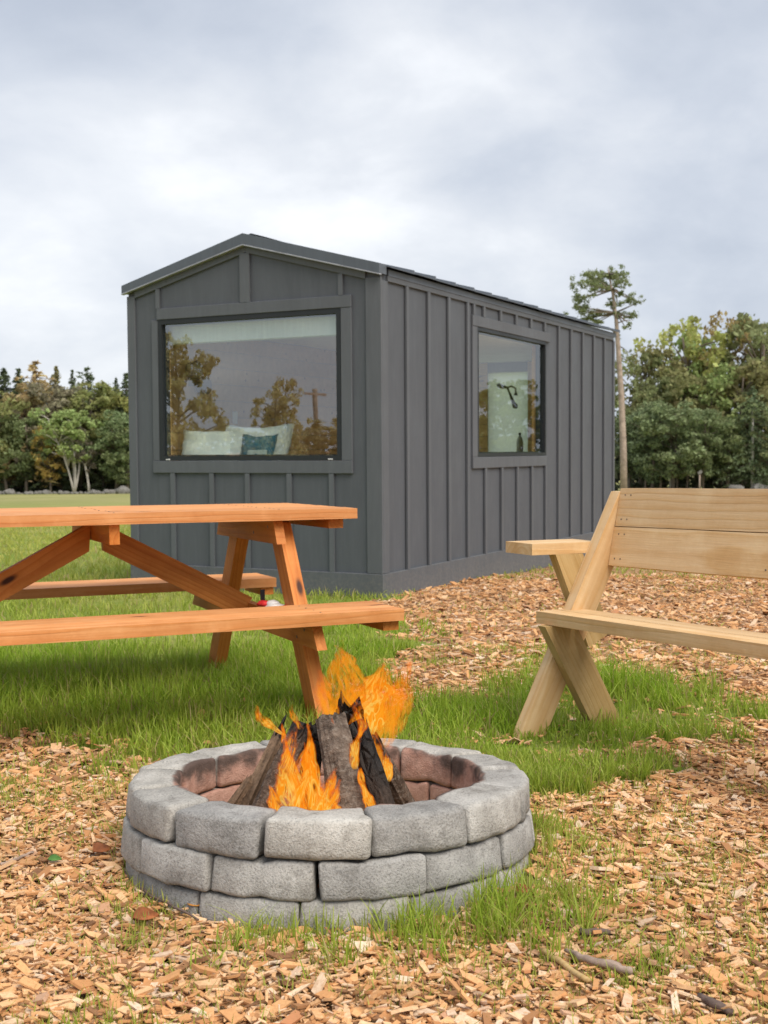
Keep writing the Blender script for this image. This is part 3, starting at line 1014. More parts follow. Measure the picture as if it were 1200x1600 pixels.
NB = 13
RO, RI = 0.481, 0.360
seed = 0
for course in range(3):
    hh = (0.076, 0.079, 0.084)[course]
    zc_ = (0.030, 0.1075, 0.189)[course]
    ph = (0.35, 0.5, 0.0)[course]
    for k in range(NB):
        seed += 1
        rnd_ = random.Random(seed)
        dth = 2 * math.pi / NB * (0.984 + (rnd_.random() - .5) * 0.016)
        Ro = RO + (rnd_.random() - .5) * 0.012 + (0.0, 0.004, 0.0)[course]
        R0 = (Ro + RI) / 2
        th = -math.pi / 2 - R(0.8) + (k + ph) * 2 * math.pi / NB
        tang = R0 * dth
        me = rounded_block(tang, Ro - RI, hh * 0.985, 0.0125 if course == 2 else 0.009, seed, R0, dth)
        Mx = Matrix.Translation((R0 * math.cos(th), R0 * math.sin(th), zc_ + (rnd_.random() - .5) * .005)) @ Matrix.Rotation(th - math.pi / 2 + (rnd_.random() - .5) * .06, 4, 'Z') @ Matrix.Rotation((rnd_.random() - .5) * .05, 4, 'Y') @ Matrix.Rotation((rnd_.random() - .5) * .05, 4, 'X')
        link('stone_block', me, M['stone'], fire_ring, Mx)

# ash bed inside the ring
bm = bmesh.new()
ringv = []
cv = bm.verts.new((0, 0, 0.05))
prev = None
for k, rr_ in enumerate((0.09, 0.18, 0.27, 0.355)):
    cur = []
    for i in range(28):
        a = 2 * math.pi * i / 28
        zz = 0.045 - 0.03 * (rr_ / .355) ** 2 + 0.012 * mnoise.noise(Vector((math.cos(a) * rr_ * 14, math.sin(a) * rr_ * 14, 2)))
        cur.append(bm.verts.new((rr_ * math.cos(a), rr_ * math.sin(a), zz)))
    for i in range(28):
        if prev is None:
            bm.faces.new((cv, cur[i], cur[(i + 1) % 28]))
        else:
            bm.faces.new((prev[i], cur[i], cur[(i + 1) % 28], prev[(i + 1) % 28]))
    prev = cur
ash = link('ash_bed', bm_mesh(bm, 'ash_bed', True), M['charcoal'], fire_ring)
ash['kind'] = 'stuff'


# ------------------------------------------------------------------ firewood
def log_piece(label, p_lo, p_hi, prof, mat, seed, cut=None, splinter=0.0, taper=1.0, cat='firewood', face=(0, -1, 0)):
    """split or round billet from p_lo (foot) to p_hi (top); prof = list of (across, deep) corner points; across runs left-right"""
    p_lo, p_hi = Vector(p_lo), Vector(p_hi)
    xa = p_hi - p_lo
    L = xa.length
    xa.normalize()
    fz_ = Vector(face)
    za = (fz_ - xa * fz_.dot(xa)).normalized()     # towards the viewer
    ya = za.cross(xa)
    NS = 26
    # resample the outline
    pts, m_ = [], len(prof)
    per = 5
    for i in range(m_):
        a, b = Vector(prof[i]), Vector(prof[(i + 1) % m_])
        for s in range(per):
            pts.append(a.lerp(b, s / per))
    V, Fc = [], []
    m_ = len(pts)
    for i in range(NS + 1):
        u = i / NS
        x = -L / 2 + L * u
        sc = 1 + (taper - 1) * u
        for k, pt in enumerate(pts):
            sd = Vector((seed * 7.1, seed * 2.3, seed * 3.9))
            ang = math.atan2(pt.y, pt.x)
            ridge = mnoise.noise(Vector((x * 3, math.cos(ang) * 3.2, math.sin(ang) * 3.2)) + sd) * .10 + mnoise.noise(Vector((x * 12, pt.x * 110, pt.y * 110)) + sd) * .07 + mnoise.noise(Vector((x * 34, pt.x * 190, pt.y * 190)) + sd) * .05
            bow = mnoise.noise(Vector((x * 2.5, seed, 0))) * 0.008
            xx = x
            if i == NS:
                xx += splinter * mnoise.noise(Vector((pt.x * 80, pt.y * 80, seed))) 
            if i == 0:
                xx += 0.01 * mnoise.noise(Vector((pt.x * 60, pt.y * 60, seed + 3)))
            V.append((xx, pt.x * sc * (1 + ridge) + bow, pt.y * sc * (1 + ridge)))
    for i in range(NS):
        for k in range(m_):
            k2 = (k + 1) % m_
            Fc.append((i * m_ + k, i * m_ + k2, (i + 1) * m_ + k2, (i + 1) * m_ + k))
    Fc.append(tuple(range(m_))[::-1])
    Fc.append(tuple(NS * m_ + k for k in range(m_)))
    me = bpy.data.meshes.new('firewood_log')
    me.from_pydata(V, [], Fc)
    me.update()
    me.materials.append(mat)
    me.materials.append(cut or mat)
    me.polygons[len(Fc) - 1].material_index = 1
    me.polygons[len(Fc) - 2].material_index = 1
    bm = bmesh.new()
    bm.from_mesh(me)
    bmesh.ops.recalc_face_normals(bm, faces=bm.faces)
    bm.to_mesh(me)
    bm.free()
    Mx = Matrix((xa, ya, za)).transposed().to_4x4()
    Mx.translation = (p_lo + p_hi) / 2
    o = link('firewood_log', me, None, None, Mx)
    return tag(o, label, cat, 'burning logs leaning together in the fire ring')


def circ(r, n=8, sx=1, sy=1):
    return [(r * sx * math.cos(2 * math.pi * i / n), r * sy * math.sin(2 * math.pi * i / n)) for i in range(n)]


log_piece('wide bark covered slab standing upright in the middle of the fire', at(547, 1292, 2.66), at(519, 1121, 2.80), [(-.043, .004), (-.026, .020), (0, .026), (.032, .016), (.043, .002), (.03, -.03), (-.03, -.03)], M['bark'], 1, M['charred'], .012, .82)
log_piece('round bark log with pale cut end, leaning left of the middle slab', at(402, 1285, 2.72), at(474, 1134, 2.84), circ(.029), M['bark_burnt'], 2, M['cut'], 0, .95)
log_piece('thin split weathered stick with splintered black tip, outermost on the ring\'s left', at(372, 1282, 2.80), at(436, 1150, 2.92), [(-.022, .0), (-.004, .019), (.02, .006), (.012, -.02), (-.012, -.018)], M['split'], 3, M['charred'], .09, .75)
log_piece('short broken stick end at the left foot of the log stack', at(357, 1268, 2.78), at(389, 1219, 2.81), [(-.015, 0), (0, .013), (.015, 0), (0, -.013)], M['split'], 4, M['split'], .03, .6)
log_piece('black charred log leaning from the right side of the middle slab', at(606, 1292, 2.70), at(560, 1131, 2.82), [(-.030, .0), (-.012, .026), (.02, .022), (.034, -.004), (.012, -.03), (-.016, -.026)], M['charred'], 5, M['charred'], .03, .8)
log_piece('charred log with ragged glowing top behind the middle slab', at(548, 1270, 2.98), at(545, 1102, 2.90), [(-.045, .0), (-.02, .03), (.025, .028), (.045, -.004), (.02, -.035), (-.02, -.03)], M['charred'], 6, M['charred'], .06, .72)
log_piece('narrow dark log in shade between the round log and middle slab', at(470, 1285, 2.80), at(497, 1133, 2.86), circ(.024), M['charred'], 7, M['charred'], .02, .9)
log_piece('rear log mostly hidden behind the right charred log', at(640, 1265, 2.98), at(574, 1150, 2.90), circ(.026), M['bark_burnt'], 8, M['charred'], .02, .85)

# ------------------------------------------------------------------ flames
fire = empty('campfire_flames', (-0.135, 2.82, -0.02))
tag(fire, 'orange campfire flames licking up round the stacked logs', 'fire')
_fl = Vector(fire.location)
_fseed = [0]


def flame(pts, widths, thin=False, thick=0.45, seed=None):
    """closed tongue along a polyline of (px, py, Y); widths in photograph pixels"""
    _fseed[0] += 1
    s = _fseed[0] if seed is None else seed
    P = [at(*p_) for p_ in pts]
    W_ = [w_ / F_PX * p_[2] / 2 for w_, p_ in zip(widths, pts)]
    NS, NR = 34, 14
    V, A, Fc = [], [], []
    for i in range(NS + 1):
        u = i / NS
        f = u * (len(P) - 1)
        k = min(int(f), len(P) - 2)
        fr = f - k
        # catmull-rom
        p0, p1, p2, p3 = P[max(k - 1, 0)], P[k], P[k + 1], P[min(k + 2, len(P) - 1)]
        c = 0.5 * ((2 * p1) + (p2 - p0) * fr + (2 * p0 - 5 * p1 + 4 * p2 - p3) * fr ** 2 + (3 * p1 - p0 - 3 * p2 + p3) * fr ** 3)
        wd = W_[k] * (1 - fr) + W_[k + 1] * fr
        wob = Vector((mnoise.noise(Vector((u * 4.5, s * 3.1, 0))), mnoise.noise(Vector((u * 4.5, s * 3.1, 7))), 0)) * wd * 0.55 * u
        c = c + wob
        wd *= 1 + 0.35 * mnoise.noise(Vector((u * 6, s * 1.7, 3)))
        tw = 0.9 * mnoise.noise(Vector((u * 2.0, s * 5.3, 1)))
        ax_ = Vector((math.cos(tw), math.sin(tw), 0))
        ay_ = Vector((-math.sin(tw), math.cos(tw), 0))
        for j in range(NR):
            a = 2 * math.pi * j / NR
            V.append(tuple(c + ax_ * math.cos(a) * wd + ay_ * math.sin(a) * wd * thick - _fl))
            A.append((math.cos(a), u, s * 1.37))
    for i in range(NS):
        for j in range(NR):
            j2 = (j + 1) % NR
            Fc.append((i * NR + j, i * NR + j2, (i + 1) * NR + j2, (i + 1) * NR + j))
    Fc.append(tuple(range(NR))[::-1])
    Fc.append(tuple(NS * NR + j for j in range(NR)))
    me = bpy.data.meshes.new('flame')
    me.from_pydata(V, [], Fc)
    me.update()
    for pl in me.polygons:
        pl.use_smooth = True
    at2 = me.attributes.new('flow', 'FLOAT_VECTOR', 'POINT')
    at2.data.foreach_set('vector', np.array(A, np.float32).ravel())
    return link('flame', me, M['flame_thin'] if thin else M['flame'], fire)


YF = 2.60
flame([(470, 1300, YF), (458, 1250, YF), (448, 1195, YF + .03), (462, 1135, YF + .08)], (60, 62, 46, 6))
flame([(495, 1300, YF), (492, 1240, YF - .01), (480, 1190, YF + .03), (492, 1150, YF + .08)], (54, 48, 30, 5))
flame([(508, 1296, YF + .01), (506, 1255, YF), (514, 1225, YF + .02), (528, 1196, YF + .05)], (36, 38, 26, 5))
flame([(446, 1296, YF), (436, 1272, YF), (430, 1245, YF), (415, 1220, YF)], (34, 30, 18, 3))
flame([(505, 1285, YF - .02), (512, 1262, YF - .02), (527, 1240, YF - .01), (532, 1215, YF)], (30, 32, 20, 4))
flame([(455, 1290, YF - .02), (470, 1240, YF - .02), (482, 1200, YF), (476, 1160, YF + .04)], (30, 26, 16, 3))
flame([(478, 1292, YF + .03), (468, 1230, YF + .03), (450, 1180, YF + .05), (440, 1130, YF + .08)], (26, 28, 18, 3))
flame([(500, 1292, YF + .04), (488, 1220, YF + .04), (486, 1170, YF + .06), (478, 1110, YF + .1)], (30, 26, 16, 3))
flame([(430, 1292, YF + .01), (428, 1268, YF + .01), (420, 1252, YF + .01), (424, 1234, YF + .02)], (22, 18, 10, 2))
flame([(524, 1290, YF), (524, 1262, YF), (518, 1240, YF), (526, 1210, YF + .02)], (20, 22, 14, 2))
# tongue thrown out to the left
flame([(446, 1150, 2.74), (428, 1138, 2.72), (410, 1124, 2.71), (400, 1102, 2.70)], (8, 24, 30, 4))
flame([(470, 1140, 2.78), (462, 1124, 2.76), (455, 1112, 2.76), (458, 1096, 2.76)], (10, 16, 12, 3), True)
# between the middle slab and the black log
flame([(594, 1290, 2.64), (580, 1255, 2.66), (566, 1225, 2.68), (562, 1190, 2.72)], (18, 18, 15, 4))
flame([(552, 1205, 2.72), (556, 1165, 2.74), (566, 1135, 2.76), (548, 1095, 2.78)], (12, 24, 26, 6))
flame([(604, 1222, 2.84), (606, 1200, 2.84), (602, 1182, 2.84), (610, 1160, 2.84)], (14, 18, 14, 3))
flame([(578, 1282, 2.66), (574, 1262, 2.66), (570, 1240, 2.67), (560, 1215, 2.7)], (10, 14, 10, 3))
flame([(534, 1178, 2.735), (530, 1160, 2.75), (522, 1140, 2.765), (518, 1118, 2.78)], (6, 10, 8, 2), True)
# the sheet above the logs, leaning right
YT = 2.90
flame([(520, 1130, YT), (514, 1100, YT), (505, 1075, YT), (498, 1045, YT)], (34, 46, 34, 6), True)
flame([(545, 1130, YT + .02), (540, 1090, YT + .02), (530, 1050, YT + .02), (534, 1000, YT + .02)], (50, 62, 40, 8), True)
flame([(575, 1150, YT), (575, 1110, YT), (590, 1075, YT + .02), (600, 1035, YT + .03)], (56, 84, 70, 10))
flame([(560, 1140, YT + .05), (560, 1105, YT + .05), (556, 1080, YT + .05), (548, 1040, YT + .05)], (70, 90, 60, 10), True)
flame([(600, 1170, YT + .02), (604, 1120, YT + .03), (622, 1080, YT + .04), (640, 1035, YT + .05)], (24, 52, 50, 8), True)
flame([(590, 1140, YT + .06), (596, 1100, YT + .06), (585, 1070, YT + .06), (570, 1050, YT + .06)], (60, 90, 70, 12), True)
flame([(610, 1150, YT + .08), (620, 1110, YT + .08), (626, 1075, YT + .08), (618, 1040, YT + .08)], (40, 60, 54, 10), True)
flame([(530, 1125, YT + .07), (560, 1090, YT + .07), (590, 1060, YT + .07), (630, 1046, YT + .07)], (50, 70, 60, 14), True)
flame([(520, 1120, YT - .04), (512, 1100, YT - .04), (508, 1085, YT - .04), (496, 1070, YT - .04)], (26, 34, 24, 5), True)
flame([(566, 1070, YT + .04), (548, 1045, YT + .04), (540, 1025, YT + .04), (524, 1008, YT + .04)], (36, 34, 26, 5), True)
flame([(596, 1210, YT - .03), (592, 1180, YT - .03), (586, 1150, YT - .02), (592, 1120, YT)], (16, 26, 26, 6), True)

# ------------------------------------------------------------------ picnic table
M['screw'] = simple('dull_screw', (0.17, 0.13, 0.10), 0.5)


def screw(parent, loc, nrm, r_=.0030, mat=None):
    n_ = Vector(nrm).normalized()
    V, Fc = tube_arrays([Vector(loc) - n_ * .004, Vector(loc) + n_ * .0012], [r_, r_], 8)
    me = bpy.data.meshes.new('screw')
    me.from_pydata([tuple(q_) for q_ in V], [], Fc)
    link('screw', me, mat or M['screw'], parent)


TY = R(24.18)
T_ax, T_n = Vector((math.cos(TY), math.sin(TY), 0)), Vector((-math.sin(TY), math.cos(TY), 0))
T_O = Vector((-0.274, 5.206, 0))
table = empty('picnic_table', (-0.274 - .95 * T_ax.x, 5.206 - .95 * T_ax.y, gz(4.82)))
tag(table, 'orange stained cedar picnic table with attached benches on grass', 'picnic table')
_tl = Vector(table.location)


def TP(t_, s_, z_):
    v = T_O + T_ax * t_ + T_n * s_
    v.z = z_ - 0.013 * v.y
    return v - _tl


UP = Vector((0, 0, 1))
ZT, ZB = 0.732, 0.377
TLEN = -1.9
for i in range(6):
    s_ = -0.417 + 0.0695 + i * 0.139
    e = 0.004 * random.uniform(-1, 1)
    board('table_board', table, TP(TLEN + e, s_, ZT - .0205), TP(e, s_, ZT - .0205), 0.133, 0.041, T_n, M['cedar_top'], .005, wobble=.003)
for sg_ in (-1, 1):
    for i in range(2):
        s_ = sg_ * (0.556 + 0.0745 + i * 0.1495)
        board('bench_board', table, TP(TLEN, s_, ZB - .021), TP(-.005, s_, ZB - .021), 0.1445, 0.042, T_n, M['cedar_top'], .005, wobble=.003)
M2 = M['cedar']
for tA in (-0.316, TLEN + 0.316):
    sd = 1 if tA > -1 else -1
    tl_ = tA + sd * 0.049      # the legs stand outside the beams
    board('top_cleat', table, TP(tA, -.385, ZT - .088), TP(tA, .385, ZT - .088), 0.092, 0.038, UP, M2, .005, end0=.022, end1=-.022)
    board('bench_beam', table, TP(tA, -.80, ZB - .088), TP(tA, .80, ZB - .088), 0.092, 0.038, UP, M2, .005, end0=.030, end1=-.030)
    for sg_ in (-1, 1):
        zf = -0.0127 * (5.206) - 0.02
        board('leg', table, TP(tl_, sg_ * .70, zf), TP(tl_, sg_ * .235, ZT - .046), 0.098, 0.055, T_n, M2, .006, end0=-.04 * sg_, end1=-.04 * sg_)
for te in (-.075, TLEN + .075):
    board('end_cleat', table, TP(te, -.37, ZT - .061), TP(te, .37, ZT - .061), 0.062, 0.036, T_ax, M2, .004)
    for sg_ in (-1, 1):
        board('bench_cleat', table, TP(te + .03, sg_ * .575, ZB - .061), TP(te + .03, sg_ * .825, ZB - .061), 0.062, 0.036, T_ax, M2, .004)
board('top_cleat', table, TP(-.954, -.385, ZT - .079), TP(-.954, .385, ZT - .079), 0.075, 0.038, UP, M2, .005)
board('brace', table, TP(-.93, -.02, ZT - .105), TP(-.34, -.02, ZB - .062), 0.095, 0.038, UP, M2, .005, end0=-.03)
board('brace', table, TP(-.978, -.02, ZT - .105), TP(TLEN + .34, -.02, ZB - .062), 0.095, 0.038, UP, M2, .005, end0=-.03)

for i in range(6):
    for tt_ in (-.316, -.954, TLEN + .316):
        for ds_ in (-.03, .03):
            screw(table, TP(tt_ + .01 * (i % 2), -0.417 + 0.0695 + i * 0.139 + ds_, ZT + .0003), UP, .0032)
for sg_ in (-1, 1):
    for i in range(2):
        for tt_ in (-.316, TLEN + .316):
            for ds_ in (-.035, .035):
                screw(table, TP(tt_, sg_ * (0.556 + 0.0745 + i * 0.1495) + ds_, ZB + .0003), UP, .0032)
for (tt_, ss_, zz_) in ((-.316, -.30, ZT - .07), (-.316, -.12, ZT - .10), (-.316, -.70, ZB - .075), (-.316, -.62, ZB - .11)):
    screw(table, TP(tt_ - .0192, ss_, zz_), -T_ax, .006)

# the red and white packet with its black strap on the bench beam
pk = empty('packet', TP(-.316, -.30, ZB - .042) + _tl)
tag(pk, 'crumpled red and white packet with black strap on the table\'s lower crossbeam', 'packet')
def lump(name, size, mat, loc, seed, rot_=0.0):
    bm = bmesh.new()
    bmesh.ops.create_icosphere(bm, subdivisions=3, radius=1)
    for v in bm.verts:
        d = 1 + 0.22 * mnoise.noise(v.co * 1.7 + Vector((seed, 0, 0))) + 0.16 * mnoise.noise(v.co * 4 + Vector((0, seed, 0)))
        v.co = Vector((v.co.x * size[0], v.co.y * size[1], v.co.z * size[2])) * d
    o = link(name, bm_mesh(bm, name, True), mat, pk, Matrix.Translation(loc) @ Matrix.Rotation(rot_, 4, 'Z'))
    return o
lump('wrapper', (.060, .030, .016), M['white_cloth'], (0.02, -0.05, .012), 1, -.6)
lump('wrapper', (.034, .026, .014), M['red_cloth'], (-0.035, 0.0, .022), 2, -.6)
lump('wrapper', (.018, .022, .008), M['red_cloth'], (0.055, -0.08, .018), 3, .3)
lump('wrapper', (.030, .022, .012), M['white_cloth'], (0.0, -0.02, .026), 4, -.6)
board('strap', pk, (-.045, .03, .0), (-.045, .032, .075), .018, .004, T_ax, M['black'], .001)

# ------------------------------------------------------------------ wooden X-frame bench
BPHI = R(-59.892)
B_a, B_r = Vector((math.cos(BPHI), math.sin(BPHI), 0)), Vector((-math.sin(BPHI), math.cos(BPHI), 0))
B_O = Vector((0.437, 4.22, 0))
BLEN = 1.55
bench = empty('wooden_bench', B_O + B_a * (BLEN / 2) + B_r * .2 + Vector((0, 0, gz(3.7))))
tag(bench, 'pale pine garden bench with crossed plank legs on chips', 'bench')
_bl = Vector(bench.location)


def BP(t_, s_, z_):
    v = B_O + B_a * t_ + B_r * s_
    v.z = z_ - SL * v.y
    return v - _bl


tA_ = 0.044
sA1, zA1, wA = 0.457, 0.869, 0.104
hA = math.hypot(sA1, zA1)
dA = (sA1 / hA, zA1 / hA)
zs, ts_ = 0.438, 0.042
for end in (0, 1):
    s0 = 0.0 if end == 0 else BLEN
    ta = s0 + tA_ / 2 if end == 0 else s0 - tA_ / 2           # outer upright board
    tb = s0 + tA_ + .0215 if end == 0 else s0 - tA_ - .0215   # inner crossing leg
    to = s0 - .0215 if end == 0 else s0 + .0215               # outer arm support
    # back upright: front edge runs foot -> top
    ow = (dA[1] * wA / 2, -dA[0] * wA / 2)
    hw = wA / 2 / dA[1]
    p0 = BP(ta, hw - dA[0] * .07, -dA[1] * .07)
    p1 = BP(ta, sA1 + hw - .006, zA1 - .012)
    board('back_upright', bench, p0, p1, wA, tA_, -B_r, M['pine'], .005, end1=-.5 * wA * dA[0] / dA[1], wobble=.002)
    # crossing leg: front edge from seat front to the rear foot
    sb0, sb1, wB = 0.084, 0.313, 0.116
    v = Vector((sb1 - sb0, -(zs - ts_)))
    v.normalize()
    ob_ = (-v.y * wB / 2, v.x * wB / 2)
    hw = wB / 2 / -v.y
    lt, lb_ = BP(tb, sb0 + hw, zs - ts_ - .002), BP(tb, sb1 + hw + v.x * .06, v.y * .06)
    board('cross_leg', bench, lt, lb_, wB, .042, -B_r, M['treated'], .005, end0=-.5 * wB * v.x / -v.y, wobble=.002)
    # arm and its support
    za = 0.677
    tw0 = s0 - .159 if end == 0 else s0 + .159
    board('armrest', bench, BP((tw0 + s0) / 2, .094, za - .02), BP((tw0 + s0) / 2, .40, za - .02), .157, .040, B_a, M['pine'], .006)
    top_s = .245
    board('arm_support', bench, BP(to, top_s + .014, za - .0418), BP(to, top_s + .155, za - .36), .112, .041, -B_r, M['treated'], .005, end0=-.026)
for i in range(2):
    s_ = 0.114 + 0.0430 + i * 0.0960
    board('seat_board', bench, BP(-.004, s_, zs - .021), BP(BLEN, s_, zs - .021), 0.086, .042, B_r, M['pine'], .005, wobble=.002)
sp0, zp0, sp1, zp1 = 0.398, 0.592, 0.458, 0.868
upb = B_r * (sp1 - sp0) + Vector((0, 0, zp1 - zp0))
hb = math.hypot(sp1 - sp0, zp1 - zp0)
nb = ((zp1 - zp0) / hb * .02, -(sp1 - sp0) / hb * .02)
for (u0, u1) in ((0.0, 0.497), (0.510, 1.0)):
    um = (u0 + u1) / 2
    s_, z_ = sp0 + (sp1 - sp0) * um + nb[0], zp0 + (zp1 - zp0) * um + nb[1]
    board('back_board', bench, BP(tA_ + .002, s_, z_), BP(BLEN - tA_ - .002, s_, z_), hb * (u1 - u0), .040, upb, M['pine'], .005, wobble=.002)
    nv_ = Vector((0, 0, 1)) * (-(sp1 - sp0) / hb) * -1 - B_r * ((zp1 - zp0) / hb)
    for tt_ in (.075, .105, BLEN / 2, BLEN - .09):
        for du in (-.32, .32):
            uu_ = um + du * (u1 - u0)
            screw(bench, BP(tt_, sp0 + (sp1 - sp0) * uu_, zp0 + (zp1 - zp0) * uu_), nv_)

# ------------------------------------------------------------------ cabin
CZ = -0.2393
cabin = empty('cabin', (CAB_C[0], CAB_C[1], CZ), -CAB_YAW)
tag(cabin, 'dark grey board and batten tiny cabin with a gable metal roof', 'cabin')
CW, CL = 2.44, 6.13
EAVE, PEAKZ, APX = 2.49, 2.812, -1.22


def cb(name, lo, hi, mat, bevel=0.003, parent=None):
    return link(name, box_me(name, lo, hi, bevel), mat, parent or cabin)


def roof_z(x):
    return 2.492 + (PEAKZ - 2.492) * (1 - abs(x - APX) / (CW / 2))


def slab(name, poly, y0, y1, mat, bevel=0.0, axis='y', parent=None, hole=None):
    """prism of a polygon (x,z) between y0 and y1, or (y,z) between x0 and x1; hole = rectangle (a0,a1,z0,z1)"""
    bm = bmesh.new()
    def P_(a, z, d):
        return (a, d, z) if axis == 'y' else (d, a, z)
    f0 = [bm.verts.new(P_(a, z, y0)) for a, z in poly]
    f1 = [bm.verts.new(P_(a, z, y1)) for a, z in poly]
    n = len(poly)
    bm.faces.new(f0)
    bm.faces.new(f1[::-1])
    for i in range(n):
        bm.faces.new((f0[i], f1[i], f1[(i + 1) % n], f0[(i + 1) % n]))
    if bevel:
        bmesh.ops.bevel(bm, geom=list(bm.edges), offset=bevel, segments=1, affect='EDGES')
    return link(name, bm_mesh(bm, name), mat, parent or cabin)


FW = dict(x0=-2.121, x1=-0.341, z0=1.0594, z1=2.2525)     # front window frame outside
SW = dict(y0=1.872, y1=3.700, z0=1.072, z1=2.252)         # side window frame outside
WT = 0.12
# walls round the openings: pieces butt end to end
wall = M['siding']
slab('wall_panel', [(-2.44, 0), (-2.121, 0), (-2.121, roof_z(-2.121)), (-2.44, roof_z(-2.44))], 0, WT, wall)
slab('wall_panel', [(-0.341, 0), (0, 0), (0, roof_z(0)), (-0.341, roof_z(-0.341))], 0, WT, wall)
slab('wall_panel', [(-2.121, 0), (-0.341, 0), (-0.341, FW['z0']), (-2.121, FW['z0'])], 0, WT, wall)
slab('wall_panel', [(-2.121, FW['z1']), (-0.341, FW['z1']), (-0.341, roof_z(-.341)), (APX, PEAKZ), (-2.121, roof_z(-2.121))], 0, WT, wall)
ZW = 2.492
slab('wall_panel', [(WT, 0), (SW['y0'], 0), (SW['y0'], ZW), (WT, ZW)], -WT, 0, wall, axis='x')
slab('wall_panel', [(SW['y1'], 0), (CL, 0), (CL, ZW), (SW['y1'], ZW)], -WT, 0, wall, axis='x')
slab('wall_panel', [(SW['y0'], 0), (SW['y1'], 0), (SW['y1'], SW['z0']), (SW['y0'], SW['z0'])], -WT, 0, wall, axis='x')
slab('wall_panel', [(SW['y0'], SW['z1']), (SW['y1'], SW['z1']), (SW['y1'], ZW), (SW['y0'], ZW)], -WT, 0, wall, axis='x')
FY0, FY1, FZ0, FZ1 = 4.0, 5.9, 0.75, 2.2            # unseen opening added in the far long wall to let daylight in
slab('wall_panel', [(WT, 0), (FY0, 0), (FY0, ZW), (WT, ZW)], -CW, -CW + WT, wall, axis='x')
slab('wall_panel', [(FY1, 0), (CL, 0), (CL, ZW), (FY1, ZW)], -CW, -CW + WT, wall, axis='x')
slab('wall_panel', [(FY0, 0), (FY1, 0), (FY1, FZ0), (FY0, FZ0)], -CW, -CW + WT, wall, axis='x')
slab('wall_panel', [(FY0, FZ1), (FY1, FZ1), (FY1, ZW), (FY0, ZW)], -CW, -CW + WT, wall, axis='x')
EX0, EX1, EZ0, EZ1 = -1.60, -1.055, 0.95, 2.11       # window with a white blind in the far end wall
slab('wall_panel', [(-CW + WT, 0), (EX0, 0), (EX0, EZ1), (-CW + WT, EZ1)], CL - WT, CL, wall)
slab('wall_panel', [(EX1, 0), (-WT, 0), (-WT, EZ1), (EX1, EZ1)], CL - WT, CL, wall)
slab('wall_panel', [(EX0, 0), (EX1, 0), (EX1, EZ0), (EX0, EZ0)], CL - WT, CL, wall)
slab('wall_panel', [(-CW + WT, EZ1), (-WT, EZ1), (-WT, roof_z(-WT)), (APX, PEAKZ), (-CW + WT, roof_z(-CW + WT))], CL - WT, CL, wall)

T1 = 0.019     # trim proud of the wall
tr_ = M['trim']
# corner boards, skirt boards
cb('corner_board', (-2.446, -T1, 0.176), (-2.362, 0, 2.47), tr_)
cb('corner_board', (-0.118, -T1, 0.176), (T1, 0, 2.47), tr_)
cb('corner_board', (0, 0.0015, 0.176), (T1, 0.10, 2.446), tr_)
cb('corner_board', (0, CL - .05, 0.176), (T1, CL + .002, 2.446), tr_)
cb('skirt_board', (-2.448, -0.026, -0.15), (0.026, 0, 0.1745), M['base_paint'])
cb('skirt_board', (0, 0.0015, -0.15), (0.026, CL + .003, 0.1745), M['base_paint'])
# rake boards under the roof edge, frieze along the side
for (xa_, xb_) in ((-2.362, APX), (APX, -0.118)):
    za_, zb_ = roof_z(xa_), roof_z(xb_)
    slab('rake_board', [(xa_, za_ - .062), (xb_, zb_ - .062), (xb_, zb_ + .01), (xa_, za_ + .01)], -T1 - .002, 0, tr_, 0.002)
slab('frieze_board', [(0.10, 2.447), (CL - .05, 2.447), (CL - .05, 2.487), (0.10, 2.487)], 0, T1, tr_, 0.002, axis='x')
# window trim
cb('window_trim', (-2.128, -T1 - .004, FW['z1'] + .001), (-0.243, 0, 2.3476), tr_)
cb('window_trim', (-2.19, -T1 - .004, 0.957), (-0.243, 0, FW['z0'] - .001), tr_)
cb('window_trim', (-0.339, -T1 - .001, FW['z0']), (-0.243, 0, FW['z1']), tr_)
cb('window_trim', (-2.19, -T1 + .004, FW['z0']), (-2.123, 0, FW['z1']), tr_)
cb('window_trim', (0, 1.762, SW['z1'] + .001), (T1 + .004, 3.80, 2.349), tr_)
cb('window_trim', (0, 1.762, 0.968), (T1 + .004, 3.703, SW['z0'] - .001), tr_)
cb('window_trim', (0, 1.762, SW['z0']), (T1 + .001, SW['y0'] - .002, SW['z1']), tr_)


def batten(lo, hi, face):
    """a batten standing a hair off the siding, so a dark joint shows along both sides"""
    bm = bmesh.new()
    def bx(l, h):
        v_ = [bm.verts.new((x, y, z)) for x in (l[0], h[0]) for y in (l[1], h[1]) for z in (l[2], h[2])]
        for f in ((0, 1, 3, 2), (4, 6, 7, 5), (0, 4, 5, 1), (2, 3, 7, 6), (0, 2, 6, 4), (1, 5, 7, 3)):
            bm.faces.new([v_[i] for i in f])
    g = 0.008
    if face == 'front':      # lo/hi = (x0,z0),(x1,z1)
        bx((lo[0], -T1 - .004, lo[1]), (hi[0], -g, hi[1]))
        bx((lo[0] + .011, -g, lo[1]), (hi[0] - .011, 0, hi[1]))
    else:
        bx((g, lo[0], lo[1]), (T1 + .006, hi[0], hi[1]))
        bx((0, lo[0] + .011, lo[1]), (g, hi[0] - .011, hi[1]))
    link('batten', bm_mesh(bm, 'batten'), M['batten'], cabin)


